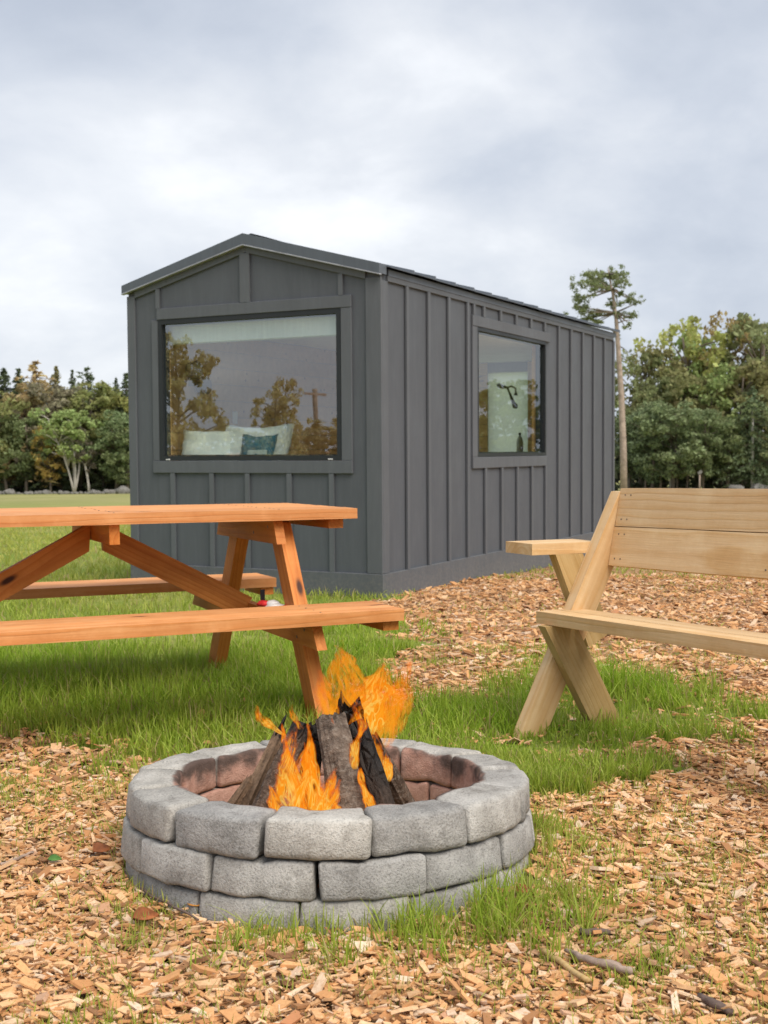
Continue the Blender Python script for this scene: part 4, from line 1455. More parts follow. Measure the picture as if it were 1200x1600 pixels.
for (a_, b_) in ((-2.135, -2.095), (-1.278, -1.183), (-0.357, -0.317)):
    xm = (a_ + b_) / 2
    batten((a_, 2.349), (b_, roof_z(xm) - .064), 'front')
for (a_, b_) in ((-2.006, -1.962), (-1.606, -1.564), (-1.25, -1.208), (-0.848, -0.804), (-0.455, -0.412)):
    batten((a_, 0.176), (b_, 0.955), 'front')
for i in range(14):
    yb = 0.4129 + 0.406 * i
    a_, b_ = yb, yb + 0.044
    if SW['y0'] - .12 < yb < SW['y1'] + .05:
        batten((a_ - .03, 2.351), (b_ - .03, 2.445), 'side')
        batten((a_, 0.176), (b_, 0.966), 'side')
    else:
        batten((a_, 0.176), (b_, 2.445), 'side')
batten((1.775, 2.351), (1.815, 2.445), 'side')

# roof: rake flashing, ribbed sheets with standing ribs, ridge cap, eave flashing
mt = M['metal']
OV = 0.030
for (xa_, xb_, za_, zb_) in ((-2.468, APX, 2.492, PEAKZ), (APX, 0.028, PEAKZ, 2.490)):
    slab('rake_flashing', [(xa_, za_), (xb_, zb_), (xb_, zb_ + .088), (xa_, za_ + .068 if xa_ < -2 else za_ + .088)] if xa_ < -2 else [(xa_, za_), (xb_, zb_), (xb_, zb_ + .078), (xa_, za_ + .088)], -T1 - OV - .012, 0.06, mt, 0.0015)
    # bright folded hem along the flashing's lower edge
    slab('flashing_hem', [(xa_, za_ - .010), (xb_, zb_ - .010), (xb_, zb_ - .0005), (xa_, za_ - .0005)], -T1 - OV - .016, -T1 - .004, simple('bright_metal_hem', (0.34, 0.36, 0.40), 0.35, 0.5) if 'hem' not in M else M['hem'], 0.001)
def roof_pt(x):
    return PEAKZ + .076 - (abs(x - APX)) * (PEAKZ + .076 - 2.553) / 1.285
for sgn in (1, -1):
    xe = APX + sgn * 1.285
    ye = [0.062] + [0.484 + .4065 * i for i in range(14)] + [CL + .06]
    for i in range(len(ye) - 1):
        y0_, y1_ = ye[i], ye[i + 1]
        w_ = 0.5 * random.uniform(-1, 1) * .006
        bm = bmesh.new()
        sec = []
        for xx in (APX, xe):
            zz = roof_pt(xx) + (w_ if xx == xe else 0)
            sec.append([bm.verts.new((xx, yy, zz + dz_)) for yy, dz_ in ((y0_, 0), (y1_ - .034, 0), (y1_ - .026, .024), (y1_ - .004, .024), (y1_ - .001, .001), (y1_ - .001, -.006), (y0_, -.006))])
        a_, b_ = sec
        k_ = len(a_)
        for j in range(k_):
            bm.faces.new((a_[j], a_[(j + 1) % k_], b_[(j + 1) % k_], b_[j]))
        bm.faces.new(a_)
        bm.faces.new(b_[::-1])
        link('roof_sheet', bm_mesh(bm, 'roof_sheet'), mt, cabin)
slab('ridge_cap', [(APX - .12, roof_pt(APX - .12) + .026), (APX, PEAKZ + .106), (APX + .12, roof_pt(APX + .12) + .026), (APX, PEAKZ + .100)], 0.064, CL + .06, mt)
cb('eave_flashing', (0.0, 0.105, 2.4875), (0.022, CL + .04, 2.540), mt, 0.002)
cb('eave_flashing', (-CW - .045, 0.07, 2.4875), (-CW, CL + .04, 2.545), mt, 0.002)

# windows: frame of four bars (one mesh), pane, weep covers
def window(axis, a0, a1, z0, z1, fw, depth, lab):
    bm = bmesh.new()
    def bx(alo, ahi, zlo, zhi, dlo, dhi):
        if axis == 'y':
            l, h = (alo, dlo, zlo), (ahi, dhi, zhi)
        else:
            l, h = (-dhi, alo, zlo), (-dlo, ahi, zhi)
        v_ = [bm.verts.new((x, y, z)) for x in (l[0], h[0]) for y in (l[1], h[1]) for z in (l[2], h[2])]
        for f in ((0, 1, 3, 2), (4, 6, 7, 5), (0, 4, 5, 1), (2, 3, 7, 6), (0, 2, 6, 4), (1, 5, 7, 3)):
            bm.faces.new([v_[i] for i in f])
    e = .002
    dl, dh = -T1 + .002, .09
    bx(a0 + e, a1 - e, z0 + e, z0 + fw, dl, dh)
    bx(a0 + e, a1 - e, z1 - fw, z1 - e, dl, dh)
    bx(a0 + e, a0 + fw, z0 + fw, z1 - fw, dl, dh)
    bx(a1 - fw, a1 - e, z0 + fw, z1 - fw, dl, dh)
    # inner sash step
    s = fw + .010
    bx(a0 + fw, a1 - fw, z0 + fw, z0 + s, .016, .07)
    bx(a0 + fw, a1 - fw, z1 - s, z1 - fw, .016, .07)
    bx(a0 + fw, a0 + s, z0 + s, z1 - s, .016, .07)
    bx(a1 - s, a1 - fw, z0 + s, z1 - s, .016, .07)
    fr = link('window', bm_mesh(bm, 'window'), M['frame'], cabin)
    fr['label'] = lab
    bm = bmesh.new()
    d = .012
    pts = [(a0 + fw, z0 + fw), (a1 - fw, z0 + fw), (a1 - fw, z1 - fw), (a0 + fw, z1 - fw)]
    bm.faces.new([bm.verts.new((a, d, z) if axis == 'y' else (-d, a, z)) for a, z in pts])
    link('pane', bm_mesh(bm, 'pane'), M['glass'], fr)
    for (al_, ah_, zl_, zh_) in ((a0 + .002, a1 - .002, z0 + .002, z0 + .014), (a0 + .002, a1 - .002, z1 - .014, z1 - .002), (a0 + .002, a0 + .014, z0 + .0145, z1 - .0145), (a1 - .014, a1 - .002, z0 + .0145, z1 - .0145)):
        lo_, hi_ = ((al_, .0905, zl_), (ah_, WT + .018, zh_)) if axis == 'y' else ((-WT - .018, al_, zl_), (-.0905, ah_, zh_))
        link('liner', box_me('liner', lo_, hi_), M['panelling'], fr)
    return fr


fwin = window('y', FW['x0'], FW['x1'], FW['z0'], FW['z1'], .040, .08, 'large front picture window')
swin = window('x', SW['y0'], SW['y1'], SW['z0'], SW['z1'], .034, .08, 'side window')
for xx in (-2.03, -0.44):
    link('weep_cover', box_me('weep_cover', (xx - .022, -T1 - .004, FW['z0'] + .006), (xx + .022, -T1 + .0018, FW['z0'] + .016), .001), M['rust'], fwin)

# inside
slab('floor_deck', [(-CW + WT, .30), (-WT, .30), (-WT, .38), (-CW + WT, .38)], WT, CL - WT, M['panelling'])
slab('ceiling_panel', [(-CW + WT + .016, 2.235), (-WT - .016, 2.235), (-WT - .016, 2.262), (-CW + WT + .016, 2.262)], WT + .016, CL - WT - .016, M['white'])
npl = 12
for i in range(npl):
    z0_ = .38 + i * (1.855 / npl)
    z1_ = z0_ + 1.855 / npl - .004
    pl_spans = ((WT, FY0), (FY1, CL - WT)) if z1_ > FZ0 and z0_ < FZ1 else ((WT, CL - WT),)
    for (ya_, yb_) in pl_spans:
        slab('wall_plank', [(ya_, z0_), (yb_, z0_), (yb_, z1_), (ya_, z1_)], -CW + WT, -CW + WT + .015, M['panelling'], axis='x')
    ex_spans = ((-CW + WT + .016, EX0), (EX1, -WT - .016)) if z1_ > EZ0 and z0_ < EZ1 else ((-CW + WT + .016, -WT - .016),)
    for (xa_, xb_) in ex_spans:
        slab('wall_plank', [(xa_, z0_), (xb_, z0_), (xb_, z1_), (xa_, z1_)], CL - WT - .016, CL - WT - .001, M['panelling'])
slab('window_blind', [(EX0 + .002, EZ0 + .002), (EX1 - .002, EZ0 + .002), (EX1 - .002, EZ1 - .002), (EX0 + .002, EZ1 - .002)], CL - WT + .01, CL - WT + .012, M['blind'])
cb('window_stool', (-CW + WT + .02, WT + .002, 2.06), (-WT - .02, WT + .10, 2.234), M['white'])
cb('socket_plate', (-CW + WT + .0155, 1.35, 1.40), (-CW + WT + .022, 1.43, 1.52), M['white'])


def cab_world(x, y, z):
    v = CAB_C + CAB_LX * x + CAB_LY * y
    return Vector((v[0], v[1], z + CZ))


bed = empty('bed', cab_world(-1.25, .95, .38), -CAB_YAW)
tag(bed, 'bed with white linen just inside the front window', 'bed')
link('bed_base', box_me('bed_base', (-1.05, -.75, 0), (1.05, .75, .40), .01), M['panelling'], bed)
link('mattress', box_me('mattress', (-1.04, -.74, .402), (1.04, .74, .64), .06, 3), M['linen'], bed)


def pillow(label, x, y, z, sx, sy, sz, tilt, rz, mat, seed, mat2=None):
    bm = bmesh.new()
    bmesh.ops.create_cube(bm, size=2)
    bmesh.ops.subdivide_edges(bm, edges=list(bm.edges), cuts=9, use_grid_fill=True)
    for v in bm.verts:
        a, b, c_ = v.co
        e = max(0.0, (1 - a ** 4) * (1 - b ** 4)) ** .45
        v.co = Vector((a * sx * (1 - .16 * (1 - a * a) * b * b) * (1 + .08 * b), b * sy * (.84 + .16 * a * a + .10 * mnoise.noise(Vector((a * 2, seed, 0)))), c_ * sz * (0.10 + .90 * e) * (1 + .35 * mnoise.noise(Vector((a * 1.5, b * 1.5, seed)))) + .022 * mnoise.noise(Vector((a * 3, b * 3, seed)))))
    me = bm_mesh(bm, 'pillow', True)
    o = link('pillow', me, mat, None, Matrix.Translation(cab_world(x, y, z)) @ Matrix.Rotation(-CAB_YAW + rz, 4, 'Z') @ Matrix.Rotation(tilt, 4, 'X'))
    return tag(o, label, 'pillow')


pillow('white bed pillow at the left, seen through the front window', -1.93, .42, 1.155, .25, .19, .11, R(68), R(8), M['linen'], 1)
pillow('large white bed pillow in the middle, behind the front window glass', -1.52, .55, 1.16, .34, .22, .14, R(72), R(-4), M['linen'], 2)
cu = pillow('small teal and grey cushion leaning on the white pillows', -1.36, .34, 1.14, .17, .15, .05, R(72), R(-3), M['teal'], 3)
link('grey_band', box_me('grey_band', (-.06, -.12, .046), (.14, -.01, .060), .004), M['greycloth'], cu)


def lamp(label, loc, rz, big=1.0):
    e_ = empty('wall_lamp', loc, rz)
    tag(e_, label, 'lamp')
    return e_


l1 = lamp('black twin disc wall lamp inside the front window', cab_world(-CW + WT + .016, .70, 1.80), -CAB_YAW)
for (dy_, dz_) in ((-.04, .07), (.10, -.06)):
    V, Fc = tube_arrays([(0.02, dy_, dz_), (.10, dy_, dz_)], [.075, .082], 16)
    me = bpy.data.meshes.new('lamp_shade')
    me.from_pydata([tuple(v) for v in V], [], Fc)
    link('lamp_shade', me, M['black'], l1)
link('wall_plate', box_me('wall_plate', (0.001, -.05, -.07), (.021, .11, .08), .003), M['black'], l1)
# black curved arm lamp on the white panel
l2 = lamp('black curved double blade wall lamp before the white blind seen through the side window', cab_world(-1.30, CL - WT - .018, 1.86), -CAB_YAW)
link('arm', tube_me('arm', [(-.02, -.015, .055), (.04, -.03, .07), (.095, -.035, .045), (.105, -.035, -.015)], [.012, .012, .012, .010]), M['black'], l2)
link('blade', tube_me('blade', [(-.155, -.02, .095), (-.13, -.02, .085), (-.08, -.02, .065), (-.02, -.015, .058)], [.012, .030, .026, .012]), M['black'], l2)
link('blade', tube_me('blade', [(-.02, -.015, .055), (.02, -.02, -.03), (.055, -.02, -.12), (.09, -.02, -.185), (.105, -.02, -.205)], [.013, .014, .022, .036, .014]), M['black'], l2)
link('lamp_head', tube_me('lamp_head', [(.105, -.035, -.012), (.10, -.035, -.045)], [.014, .026]), M['black'], l2)
# bottle on a ledge
shelf = link('ledge', box_me('ledge', (-1.6, 5.62, 1.04), (-.7, 5.98, 1.07), .003), M['panelling'], cabin)
bo = empty('bottle', cab_world(-1.085, 5.80, 1.071), 0)
tag(bo, 'clear bottle with dark cap on the ledge behind the side window', 'bottle')
link('bottle_body', tube_me('bottle_body', [(0, 0, 0), (0, 0, .01), (0, 0, .15), (0, 0, .20), (0, 0, .235), (0, 0, .25)], [.036, .042, .042, .034, .014, .013], 14), M['bottle'], bo)
link('bottle_cap', tube_me('bottle_cap', [(0, 0, .2505), (0, 0, .275)], [.017, .017], 12), M['black'], bo)

# ------------------------------------------------------------------ trees
def leaf_quads(centers, size, aspect=1.0, up_bias=0.0, rng=RNG):
    n = len(centers)
    nrm = rng.normal(0, 1, (n, 3))
    nrm[:, 2] += up_bias
    nrm /= np.linalg.norm(nrm, axis=1)[:, None]
    ref = rng.normal(0, 1, (n, 3))
    a = np.cross(nrm, ref)
    a /= np.linalg.norm(a, axis=1)[:, None]
    b = np.cross(nrm, a)
    s = (size * rng.uniform(0.55, 1.35, n))[:, None] / 2
    a, b = a * s, b * s * aspect
    V = np.stack([centers - a, centers - b * .8, centers + a, centers + b * .8], 1)
    return V.reshape(-1, 3)


def foliage_me(name, V):
    n = len(V) // 4
    return mesh_np(name, V, np.arange(n * 4), np.full(n, 4), M['leaves'])


def tubes_me(name, tubes, mat):
    V, Fc = [], []
    for pts, rad_ in tubes:
        v, f = tube_arrays(pts, rad_, 6)
        o = len(V)
        V += [tuple(q_) for q_ in v]
        Fc += [tuple(i + o for i in q_) for q_ in f]
    me = bpy.data.meshes.new(name)
    me.from_pydata(V, [], Fc)
    me.update()
    for p_ in me.polygons:
        p_.use_smooth = True
    me.materials.append(mat)
    return me


def broadleaf(seed, h=1.0, spread=0.34, bare=0.22, nclump=60, per=64, leaf=0.036, airy=1.0, bark='tree_bark', trunks=1):
    """a unit-height tree: (trunk mesh, crown mesh)"""
    rng = np.random.default_rng(seed)
    rnd_ = random.Random(seed)
    tubes, centers, sizes = [], [], []
    tops = []
    for k in range(trunks):
        lean = (rnd_.uniform(-.10, .10) + (k - (trunks - 1) / 2) * .09, rnd_.uniform(-.07, .07))
        pts, rad_ = [], []
        for i in range(7):
            u = i / 6
            pts.append((lean[0] * u + .016 * math.sin(u * 5 + seed), lean[1] * u + .014 * math.cos(u * 4 + seed), h * .86 * u))
            rad_.append((.020 if trunks == 1 else .011) * (1 - .8 * u) + .002)
        tubes.append((pts, rad_))
        tops.append(pts)
    for c in range(nclump):
        pts = tops[c % trunks]
        z = bare + (1 - bare) * rng.beta(1.15, 1.15) * .97
        zz = (z - bare) / (1 - bare)
        prof = math.sqrt(max(.02, 1 - (2 * zz ** .85 - 1) ** 2)) * .92 + .10
        a = rng.uniform(0, 2 * np.pi)
        r = spread * prof * rng.random() ** .45 * rng.uniform(.75, 1.15)
        k = min(6, int(z / .86 * 6))
        base = pts[k]
        cpos = np.array([base[0] + r * math.cos(a), base[1] + r * math.sin(a), z * h])
        centers.append(cpos)
        sizes.append(rng.uniform(.045, .10) * airy)
        if c % 2 == 0 and z < .95:
            zb_ = max(bare * .8, z - rng.uniform(.08, .2))
            kb = min(5, int(zb_ / .86 * 6))
            b0 = pts[kb]
            tubes.append(([(b0[0], b0[1], zb_), ((b0[0] + cpos[0]) / 2, (b0[1] + cpos[1]) / 2, (zb_ + cpos[2]) / 2 + .015), tuple(cpos)], [.007, .0045, .0015]))
    P = []
    for cpos, s in zip(centers, sizes):
        d = rng.normal(0, 1, (per, 3))
        d /= np.linalg.norm(d, axis=1)[:, None]
        d *= (rng.random(per) ** .4)[:, None] * s
        d[:, 2] *= .7
        P.append(cpos + d)
    P = np.concatenate(P)
    P = P[P[:, 2] < h]
    return tubes_me('trunk', tubes, M[bark]), foliage_me('crown', leaf_quads(P, leaf, .8, .5, rng))


def conifer(seed, spread=.22, tiers=32, leaf=.034, dense=1.0, bare=.06, irregular=.25):
    rng = np.random.default_rng(seed)
    tubes = [([(0, 0, 0), (.004, .003, .5), (0, 0, .985)], [.017, .010, .002])]
    P = []
    for i in range(tiers):
        u = i / (tiers - 1)
        z = bare + (1 - bare) * u
        r = spread * (1 - u) ** .85 + .012
        nb_ = max(3, int(9 * (1 - u) + 4))
        a0 = rng.uniform(0, 6.28)
        for b in range(nb_):
            a = a0 + 2 * np.pi * b / nb_ + rng.normal(0, .35)
            L = r * rng.uniform(1 - irregular * 1.5, 1 + irregular * 1.2)
            zj = rng.normal(0, .012)
            nl = max(7, int(34 * dense * (L / spread) + 6))
            s = rng.random(nl) ** .8
            droop = -.30 * L * s ** 1.5 + .05 * L
            w_ = .24 * L * (1 - .5 * s)
            P.append(np.stack([np.cos(a) * L * s - np.sin(a) * rng.normal(0, 1, nl) * w_ * .6,
                               np.sin(a) * L * s + np.cos(a) * rng.normal(0, 1, nl) * w_ * .6,
                               z + zj + droop + rng.normal(0, .009, nl)], 1))
            if b % 2 == 0 and u < .9:
                tubes.append(([(0, 0, z), (np.cos(a) * L * .9, np.sin(a) * L * .9, z - .22 * L)], [.004, .001]))
    P = np.concatenate(P)
    P[:, 2] = np.clip(P[:, 2], 0.01, 1.0)
    return tubes_me('trunk', tubes, M['tree_bark']), foliage_me('crown', leaf_quads(P, leaf, .55, .9, rng))


LIB = {
    'spruce': [conifer(1), conifer(2, .20, 34), conifer(3, .24, 30)],
    'loose_conifer': [conifer(4, .34, 26, .036, .9, .10, .55), conifer(5, .30, 24, .036, .9, .15, .55)],
    'broad': [broadleaf(11, spread=.36, nclump=80), broadleaf(12, spread=.32, bare=.16, nclump=76), broadleaf(13, spread=.40, bare=.2, nclump=90), broadleaf(14, spread=.30, nclump=70)],
    'airy': [broadleaf(21, spread=.36, bare=.2, nclump=64, per=40, airy=.85), broadleaf(22, spread=.34, bare=.22, nclump=70, per=38, airy=.8)],
    'birch': [broadleaf(31, spread=.22, bare=.40, nclump=90, per=52, airy=.9, bark='birch_bark', trunks=4), broadleaf(32, spread=.2, bare=.34, nclump=40, per=36, airy=.8, bark='birch_bark', trunks=1)],
    'low': [broadleaf(41, spread=.52, bare=.05, nclump=80, leaf=.05), broadleaf(42, spread=.55, bare=.03, nclump=80, leaf=.05)],
}
# dark, mid, light greens and autumn tints (base colours)
G_DARK, G_MID, G_LIGHT, G_BLUE = (.115, .150, .070), (.21, .265, .095), (.33, .37, .10), (.17, .22, .11)
OLIVE, YEL, ORA, RUST, RED, GREYB = (.27, .29, .075), (.46, .32, .035), (.42, .20, .04), (.25, .13, .05), (.45, .07, .04), (.19, .165, .11)
_tn = [0]


def tree(kind, px, top, Y, tint, label, wide=1.0, group=None, base=None, name=None, variant=None):
    _tn[0] += 1
    tm, cm_ = LIB[kind][(_tn[0] if variant is None else variant) % len(LIB[kind])]
    P = at(px, 700, Y)
    z0 = gz(Y) - .08
    h = at(px, top, Y).z - z0
    nm = name or {'spruce': 'spruce_tree', 'loose_conifer': 'pine_tree', 'broad': 'broadleaf_tree', 'airy': 'broadleaf_tree', 'birch': 'birch_tree', 'low': 'bush'}[kind]
    e = empty(nm, (P.x, Y, z0), random.uniform(0, 6.28) if kind != 'birch' else 0.3)
    e.scale = (h * wide, h * wide, h)
    tag(e, label, 'bush' if kind == 'low' else 'tree', group)
    a = link('trunk', tm, None, e)
    b = link('crown', cm_, None, e)
    b.color = tint + (1,)
    return e


LG, RG = 'trees along the left edge of the field', 'trees along the right edge of the field'
T_ = tree
T_('spruce', 8, 577, 121, G_DARK, 'dark spruce at the photo\'s left edge rising above broadleaf trees', 1.35, LG)
T_('spruce', 31, 578, 122, G_DARK, 'dark pointed spruce left of the brownish loose pine', 1.25, LG)
T_('loose_conifer', 58, 566, 119, (0.453, 0.328, 0.127), 'tall loose pine with brownish orange needles, left treeline', 1.55, LG)
T_('spruce', 90, 574, 121, (0.238, 0.215, 0.074), 'bronze tipped spruce right of the brownish loose pine', 1.0, LG)
T_('spruce', 115, 580, 124, G_DARK, 'slim dark spruce top, third spire left of the cabin', .8, LG)
T_('loose_conifer', 139, 576, 120, G_BLUE, 'blue green pine with upswept boughs above the birch clump', 1.4, LG)
T_('spruce', 183, 592, 122, G_DARK, 'slim dark spruce second from the cabin\'s left wall', .8, LG)
T_('spruce', 199, 585, 118, G_DARK, 'dark spruce touching the cabin\'s left wall', 1.3, LG)
T_('broad', 36, 592, 118, (.33, .265, .085), 'olive orange tree in front of the brownish pine', .95, LG)
T_('broad', 74, 596, 117, (.25, .225, .13), 'greyish brown half bare tree behind the yellow sapling', 1.1, LG)
T_('broad', 126, 598, 117, OLIVE, 'wide olive green tree behind the white birch trunks', 1.25, LG)
T_('broad', 166, 606, 118, (0.321, 0.328, 0.063), 'yellowing tree behind the birches\' right side', .9, LG)
T_('broad', 156, 606, 120, RED, 'tree with a red top peeping over the left treeline', .35, LG)
T_('broad', -14, 604, 115, OLIVE, 'olive tree cut by the left edge of the photo', 1.0, LG)
T_('broad', 8, 640, 114, (0.205, 0.254, 0.088), 'mid green tree nearest the photo\'s left edge, behind the field stones', 1.0, LG)
T_('broad', 42, 645, 114, G_MID, 'bushy green tree left of the yellow sapling', 1.0, LG)
T_('airy', 77, 656, 112.5, YEL, 'small yellow orange autumn sapling left of the birches', .75, LG)
T_('birch', 116, 638, 112, (0.298, 0.390, 0.100), 'clump of leaning white birches at the field\'s left edge', 1.15, LG, variant=0)
T_('birch', 137, 668, 112.5, GREYB, 'single white birch right of the birch clump', 1.0, LG, variant=1)
T_('broad', 180, 640, 113.5, (0.192, 0.261, 0.095), 'dense green tree beside the cabin\'s left wall', 1.1, LG)
T_('broad', 200, 655, 112.5, G_MID, 'low dense green tree half hidden by the cabin\'s left wall', 1.0, LG)
for px, top, tint in ((60, 700, G_DARK), (95, 708, G_DARK), (160, 712, G_DARK), (15, 705, G_DARK), (-30, 690, G_DARK), (200, 705, G_DARK)):
    T_('low', px, top, 115.5, tint, 'dark undergrowth bush below the left treeline', 1.0, 'undergrowth bushes in the left treeline')

T_('airy', 1000, 548, 95, (.235, .265, .095), 'light green tree right of the tall pine trunk', .8, RG)
T_('broad', 1035, 535, 94, (.27, .255, .085), 'rust tinged tree second from the tall pine', .85, RG)
T_('airy', 1062, 520, 97, (0.285, 0.377, 0.088), 'olive airy tree between the rusty tree and the orange topped tree', .8, RG)
T_('airy', 1092, 488, 96, (0.406, 0.429, 0.088), 'tallest airy tree with green and orange leaves, right treeline', .85, RG)
T_('airy', 1126, 492, 97, (.36, .265, .075), 'tall orange topped tree, right treeline', .75, RG)
T_('airy', 1178, 486, 95, (.235, .265, .095), 'tall pale green airy tree near the photo\'s right edge', .9, RG)
T_('airy', 1215, 500, 96, (.235, .265, .095), 'pale green tree cut by the right edge of the photo', .9, RG)
T_('broad', 1010, 590, 92, (.235, .265, .095), 'bright green tree low behind the tall pine trunk', .9, RG)
T_('broad', 1058, 575, 92, (.25, .255, .080), 'brown olive tree in the middle of the right treeline', .9, RG)
T_('broad', 1112, 565, 92, (0.251, 0.328, 0.081), 'olive green tree below the orange topped tree', .95, RG)
T_('broad', 1156, 560, 91, (.27, .255, .085), 'bronze tinted broad tree left of the dark pine', .9, RG)
T_('broad', 1200, 575, 92, (.24, .250, .080), 'bronze green tree behind the dark pine', .9, RG)
T_('broad', 985, 640, 90, (0.147, 0.189, 0.084), 'dark green tree beside the cabin\'s far right corner', .9, RG)
T_('broad', 1018, 632, 88, (0.192, 0.254, 0.115), 'blue green bushy tree, first of the front row right of the pine trunk', 1.1, RG)
T_('broad', 1054, 622, 87, (0.211, 0.268, 0.108), 'round mid green tree in the front row, centre of the right treeline', 1.15, RG)
T_('broad', 1094, 640, 87, (0.192, 0.246, 0.095), 'mid green tree in the front row left of the small grey sign', 1.05, RG)
T_('broad', 1135, 650, 88, (0.211, 0.261, 0.092), 'mid green tree in the front row right of the small grey sign', 1.05, RG)
T_('loose_conifer', 1176, 605, 87, (0.141, 0.196, 0.088), 'dark green pine with visible straight trunk near the right edge', .95, RG)
T_('broad', 1215, 640, 87, (0.211, 0.246, 0.088), 'mid green tree cut by the photo\'s right edge, front row', 1.0, RG)
for px, top in ((990, 722), (1030, 728), (1075, 730), (1120, 726), (1165, 728), (1205, 724), (1240, 715)):
    T_('low', px, top, 91.5, G_DARK, 'dark undergrowth bush below the right treeline', 1.0, 'undergrowth bushes in the right treeline')
# slim bare trunks standing in the shade of the right wood
for k, (px, top, Y, w_) in enumerate(((1008, 690, 89.5, .10), (1033, 690, 88.2, .13), (1048, 690, 87.8, .16), (1058, 700, 89, .09), (1073, 690, 89, .10), (1098, 690, 88.4, .12), (1137, 690, 88.0, .14), (1152, 700, 90, .09), (1176, 640, 86.8, .19), (1187, 700, 89, .09))):
    P = at(px, 770, Y)
    z0 = gz(Y) - .1
    h = at(px, top, Y).z - z0
    e = empty('young_tree', (P.x, Y, z0))
    tag(e, 'slim bare lower trunk of a young tree under the right wood\'s leaves', 'tree', 'slim trunks in the right wood')
    lx_ = random.uniform(-.3, .3)
    link('trunk', tube_me('trunk', [(0, 0, 0), (lx_ * .4, 0, h * .5), (lx_, 0, h)], [w_ * .75, w_ * .6, w_ * .4], 7), M['birch_bark'] if k in (8, 2) else M['pine_bark'], e)
    rng = np.random.default_rng(900 + k)
    P_ = np.stack([rng.normal(lx_, .55, 260), rng.normal(0, .5, 260), rng.normal(h, .45, 260)], 1)
    cr = link('crown', foliage_me('crown', leaf_quads(P_, .28, .8, .5, rng)), None, e)
    cr.color = G_MID + (1,)

# the tall lone pine behind the cabin
PY = 66.0
pb = at(975, 770, PY)
pine = empty('tall_pine', (pb.x, PY, gz(PY) - .1))
tag(pine, 'tall lone pine with a bare trunk and sparse crown, right of the cabin', 'tree')
pl_ = Vector(pine.location)
spine_px = [(975, 775), (974, 700), (971, 620), (967, 560), (963, 500), (958, 462), (952, 432), (950, 418)]
spine = [at(a, b, PY) - pl_ for a, b in spine_px]
spine[0].z = 0
link('trunk', tube_me('trunk', spine, [.20, .18, .16, .135, .10, .07, .04, .015], 9), M['pine_bark'], pine)
rng = np.random.default_rng(77)
clumps = [(948, 427, 14, 8), (938, 430, 13, 9), (957, 430, 10, 7), (935, 432, 17, 9), (920, 440, 17, 10), (908, 446, 13, 9), (958, 430, 13, 8), (972, 434, 12, 6), (978, 430, 8, 5), (910, 462, 14, 7), (925, 456, 15, 7), (905, 470, 10, 6), (966, 446, 12, 6),
          (942, 444, 14, 7), (974, 470, 14, 6), (986, 468, 13, 6), (994, 474, 8, 4), (980, 490, 14, 5), (993, 492, 9, 4), (903, 490, 11, 6), (916, 486, 16, 7), (930, 490, 14, 5), (944, 494, 10, 6), (957, 474, 8, 7), (962, 490, 6, 5),
          (968, 460, 8, 5), (922, 496, 14, 5), (975, 512, 8, 3), (982, 508, 4, 3), (970, 524, 5, 4), (912, 500, 12, 4), (935, 504, 8, 4), (900, 482, 8, 5), (990, 462, 7, 4)]
P, tubes = [], []
for (cx, cy, rx, ry) in clumps:
    dpt = rng.normal(0, .9)
    c = at(cx, cy, PY) - pl_ + Vector((0, dpt, 0))
    sx, sz = rx / F_PX * PY, ry / F_PX * PY
    n_ = int(rx * ry * 2.9) + 30
    sub = rng.normal(0, .52, (9, 3))
    d = (sub[rng.integers(0, 9, n_)] + rng.normal(0, .19, (n_, 3))) * np.array([sx, sx * .8, sz * 1.15])
    P.append(np.array(c) + d)
    k = min(range(len(spine) - 1), key=lambda i: abs(spine[i].z - (c.z - .35)))
    b0 = spine[k].lerp(spine[k + 1], .3)
    mid = (b0 + c) / 2 + Vector((0, 0, -.12 + .25 * rng.random()))
    tubes.append(([tuple(b0), tuple(mid), tuple(c)], [.055, .038, .012]))
for (cx, cy, ex, ey) in ((962, 520, 945, 512), (966, 540, 984, 552), (964, 505, 990, 500), (968, 560, 985, 566), (969, 575, 958, 590), (970, 590, 980, 600)):
    tubes.append(([tuple(at(cx, cy, PY) - pl_), tuple((at(cx, cy, PY) + at(ex, ey, PY)) / 2 - pl_ + Vector((0, .2, .08))), tuple(at(ex, ey, PY) - pl_)], [.04, .025, .008]))
link('limbs', tubes_me('limbs', tubes, M['tree_bark']), None, pine)
cr = link('crown', foliage_me('crown', leaf_quads(np.concatenate(P), .17, .40, .3, rng)), None, pine)
cr.color = (.22, .26, .10, 1)

# the wood's dark depth behind the rows, one mass on each side and across the back
def wood_mass(name, spans, label):
    rng = np.random.default_rng(5)
    P = []
    for (x0, y0, x1, y1, h, n_) in spans:
        u = rng.random(n_)
        zz = rng.random(n_) ** .8
        P.append(np.stack([x0 + (x1 - x0) * u, y0 + (y1 - y0) * u + rng.uniform(0, 7, n_), gz(y0) - .2 + zz * h * (.75 + .35 * np.sin(u * 37 + 2 * np.sin(u * 91)))], 1))
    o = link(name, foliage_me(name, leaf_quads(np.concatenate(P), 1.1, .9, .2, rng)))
    o.color = (.095, .108, .068, 1)  # shade inside the wood, lifted for haze, is put into this leaf colour
    return tag(o, label, 'wood', None, 'stuff')


wood_mass('far_wood', [(-100, 80, -62, 120, 7.5, 3000), (-62, 122, -14, 124, 8.5, 5200), (-14, 124, 12, 118, 8.5, 2600), (10, 110, 60, 97, 8.0, 4600), (60, 97, 95, 60, 6.5, 4200)], 'shaded wood behind the front trees')
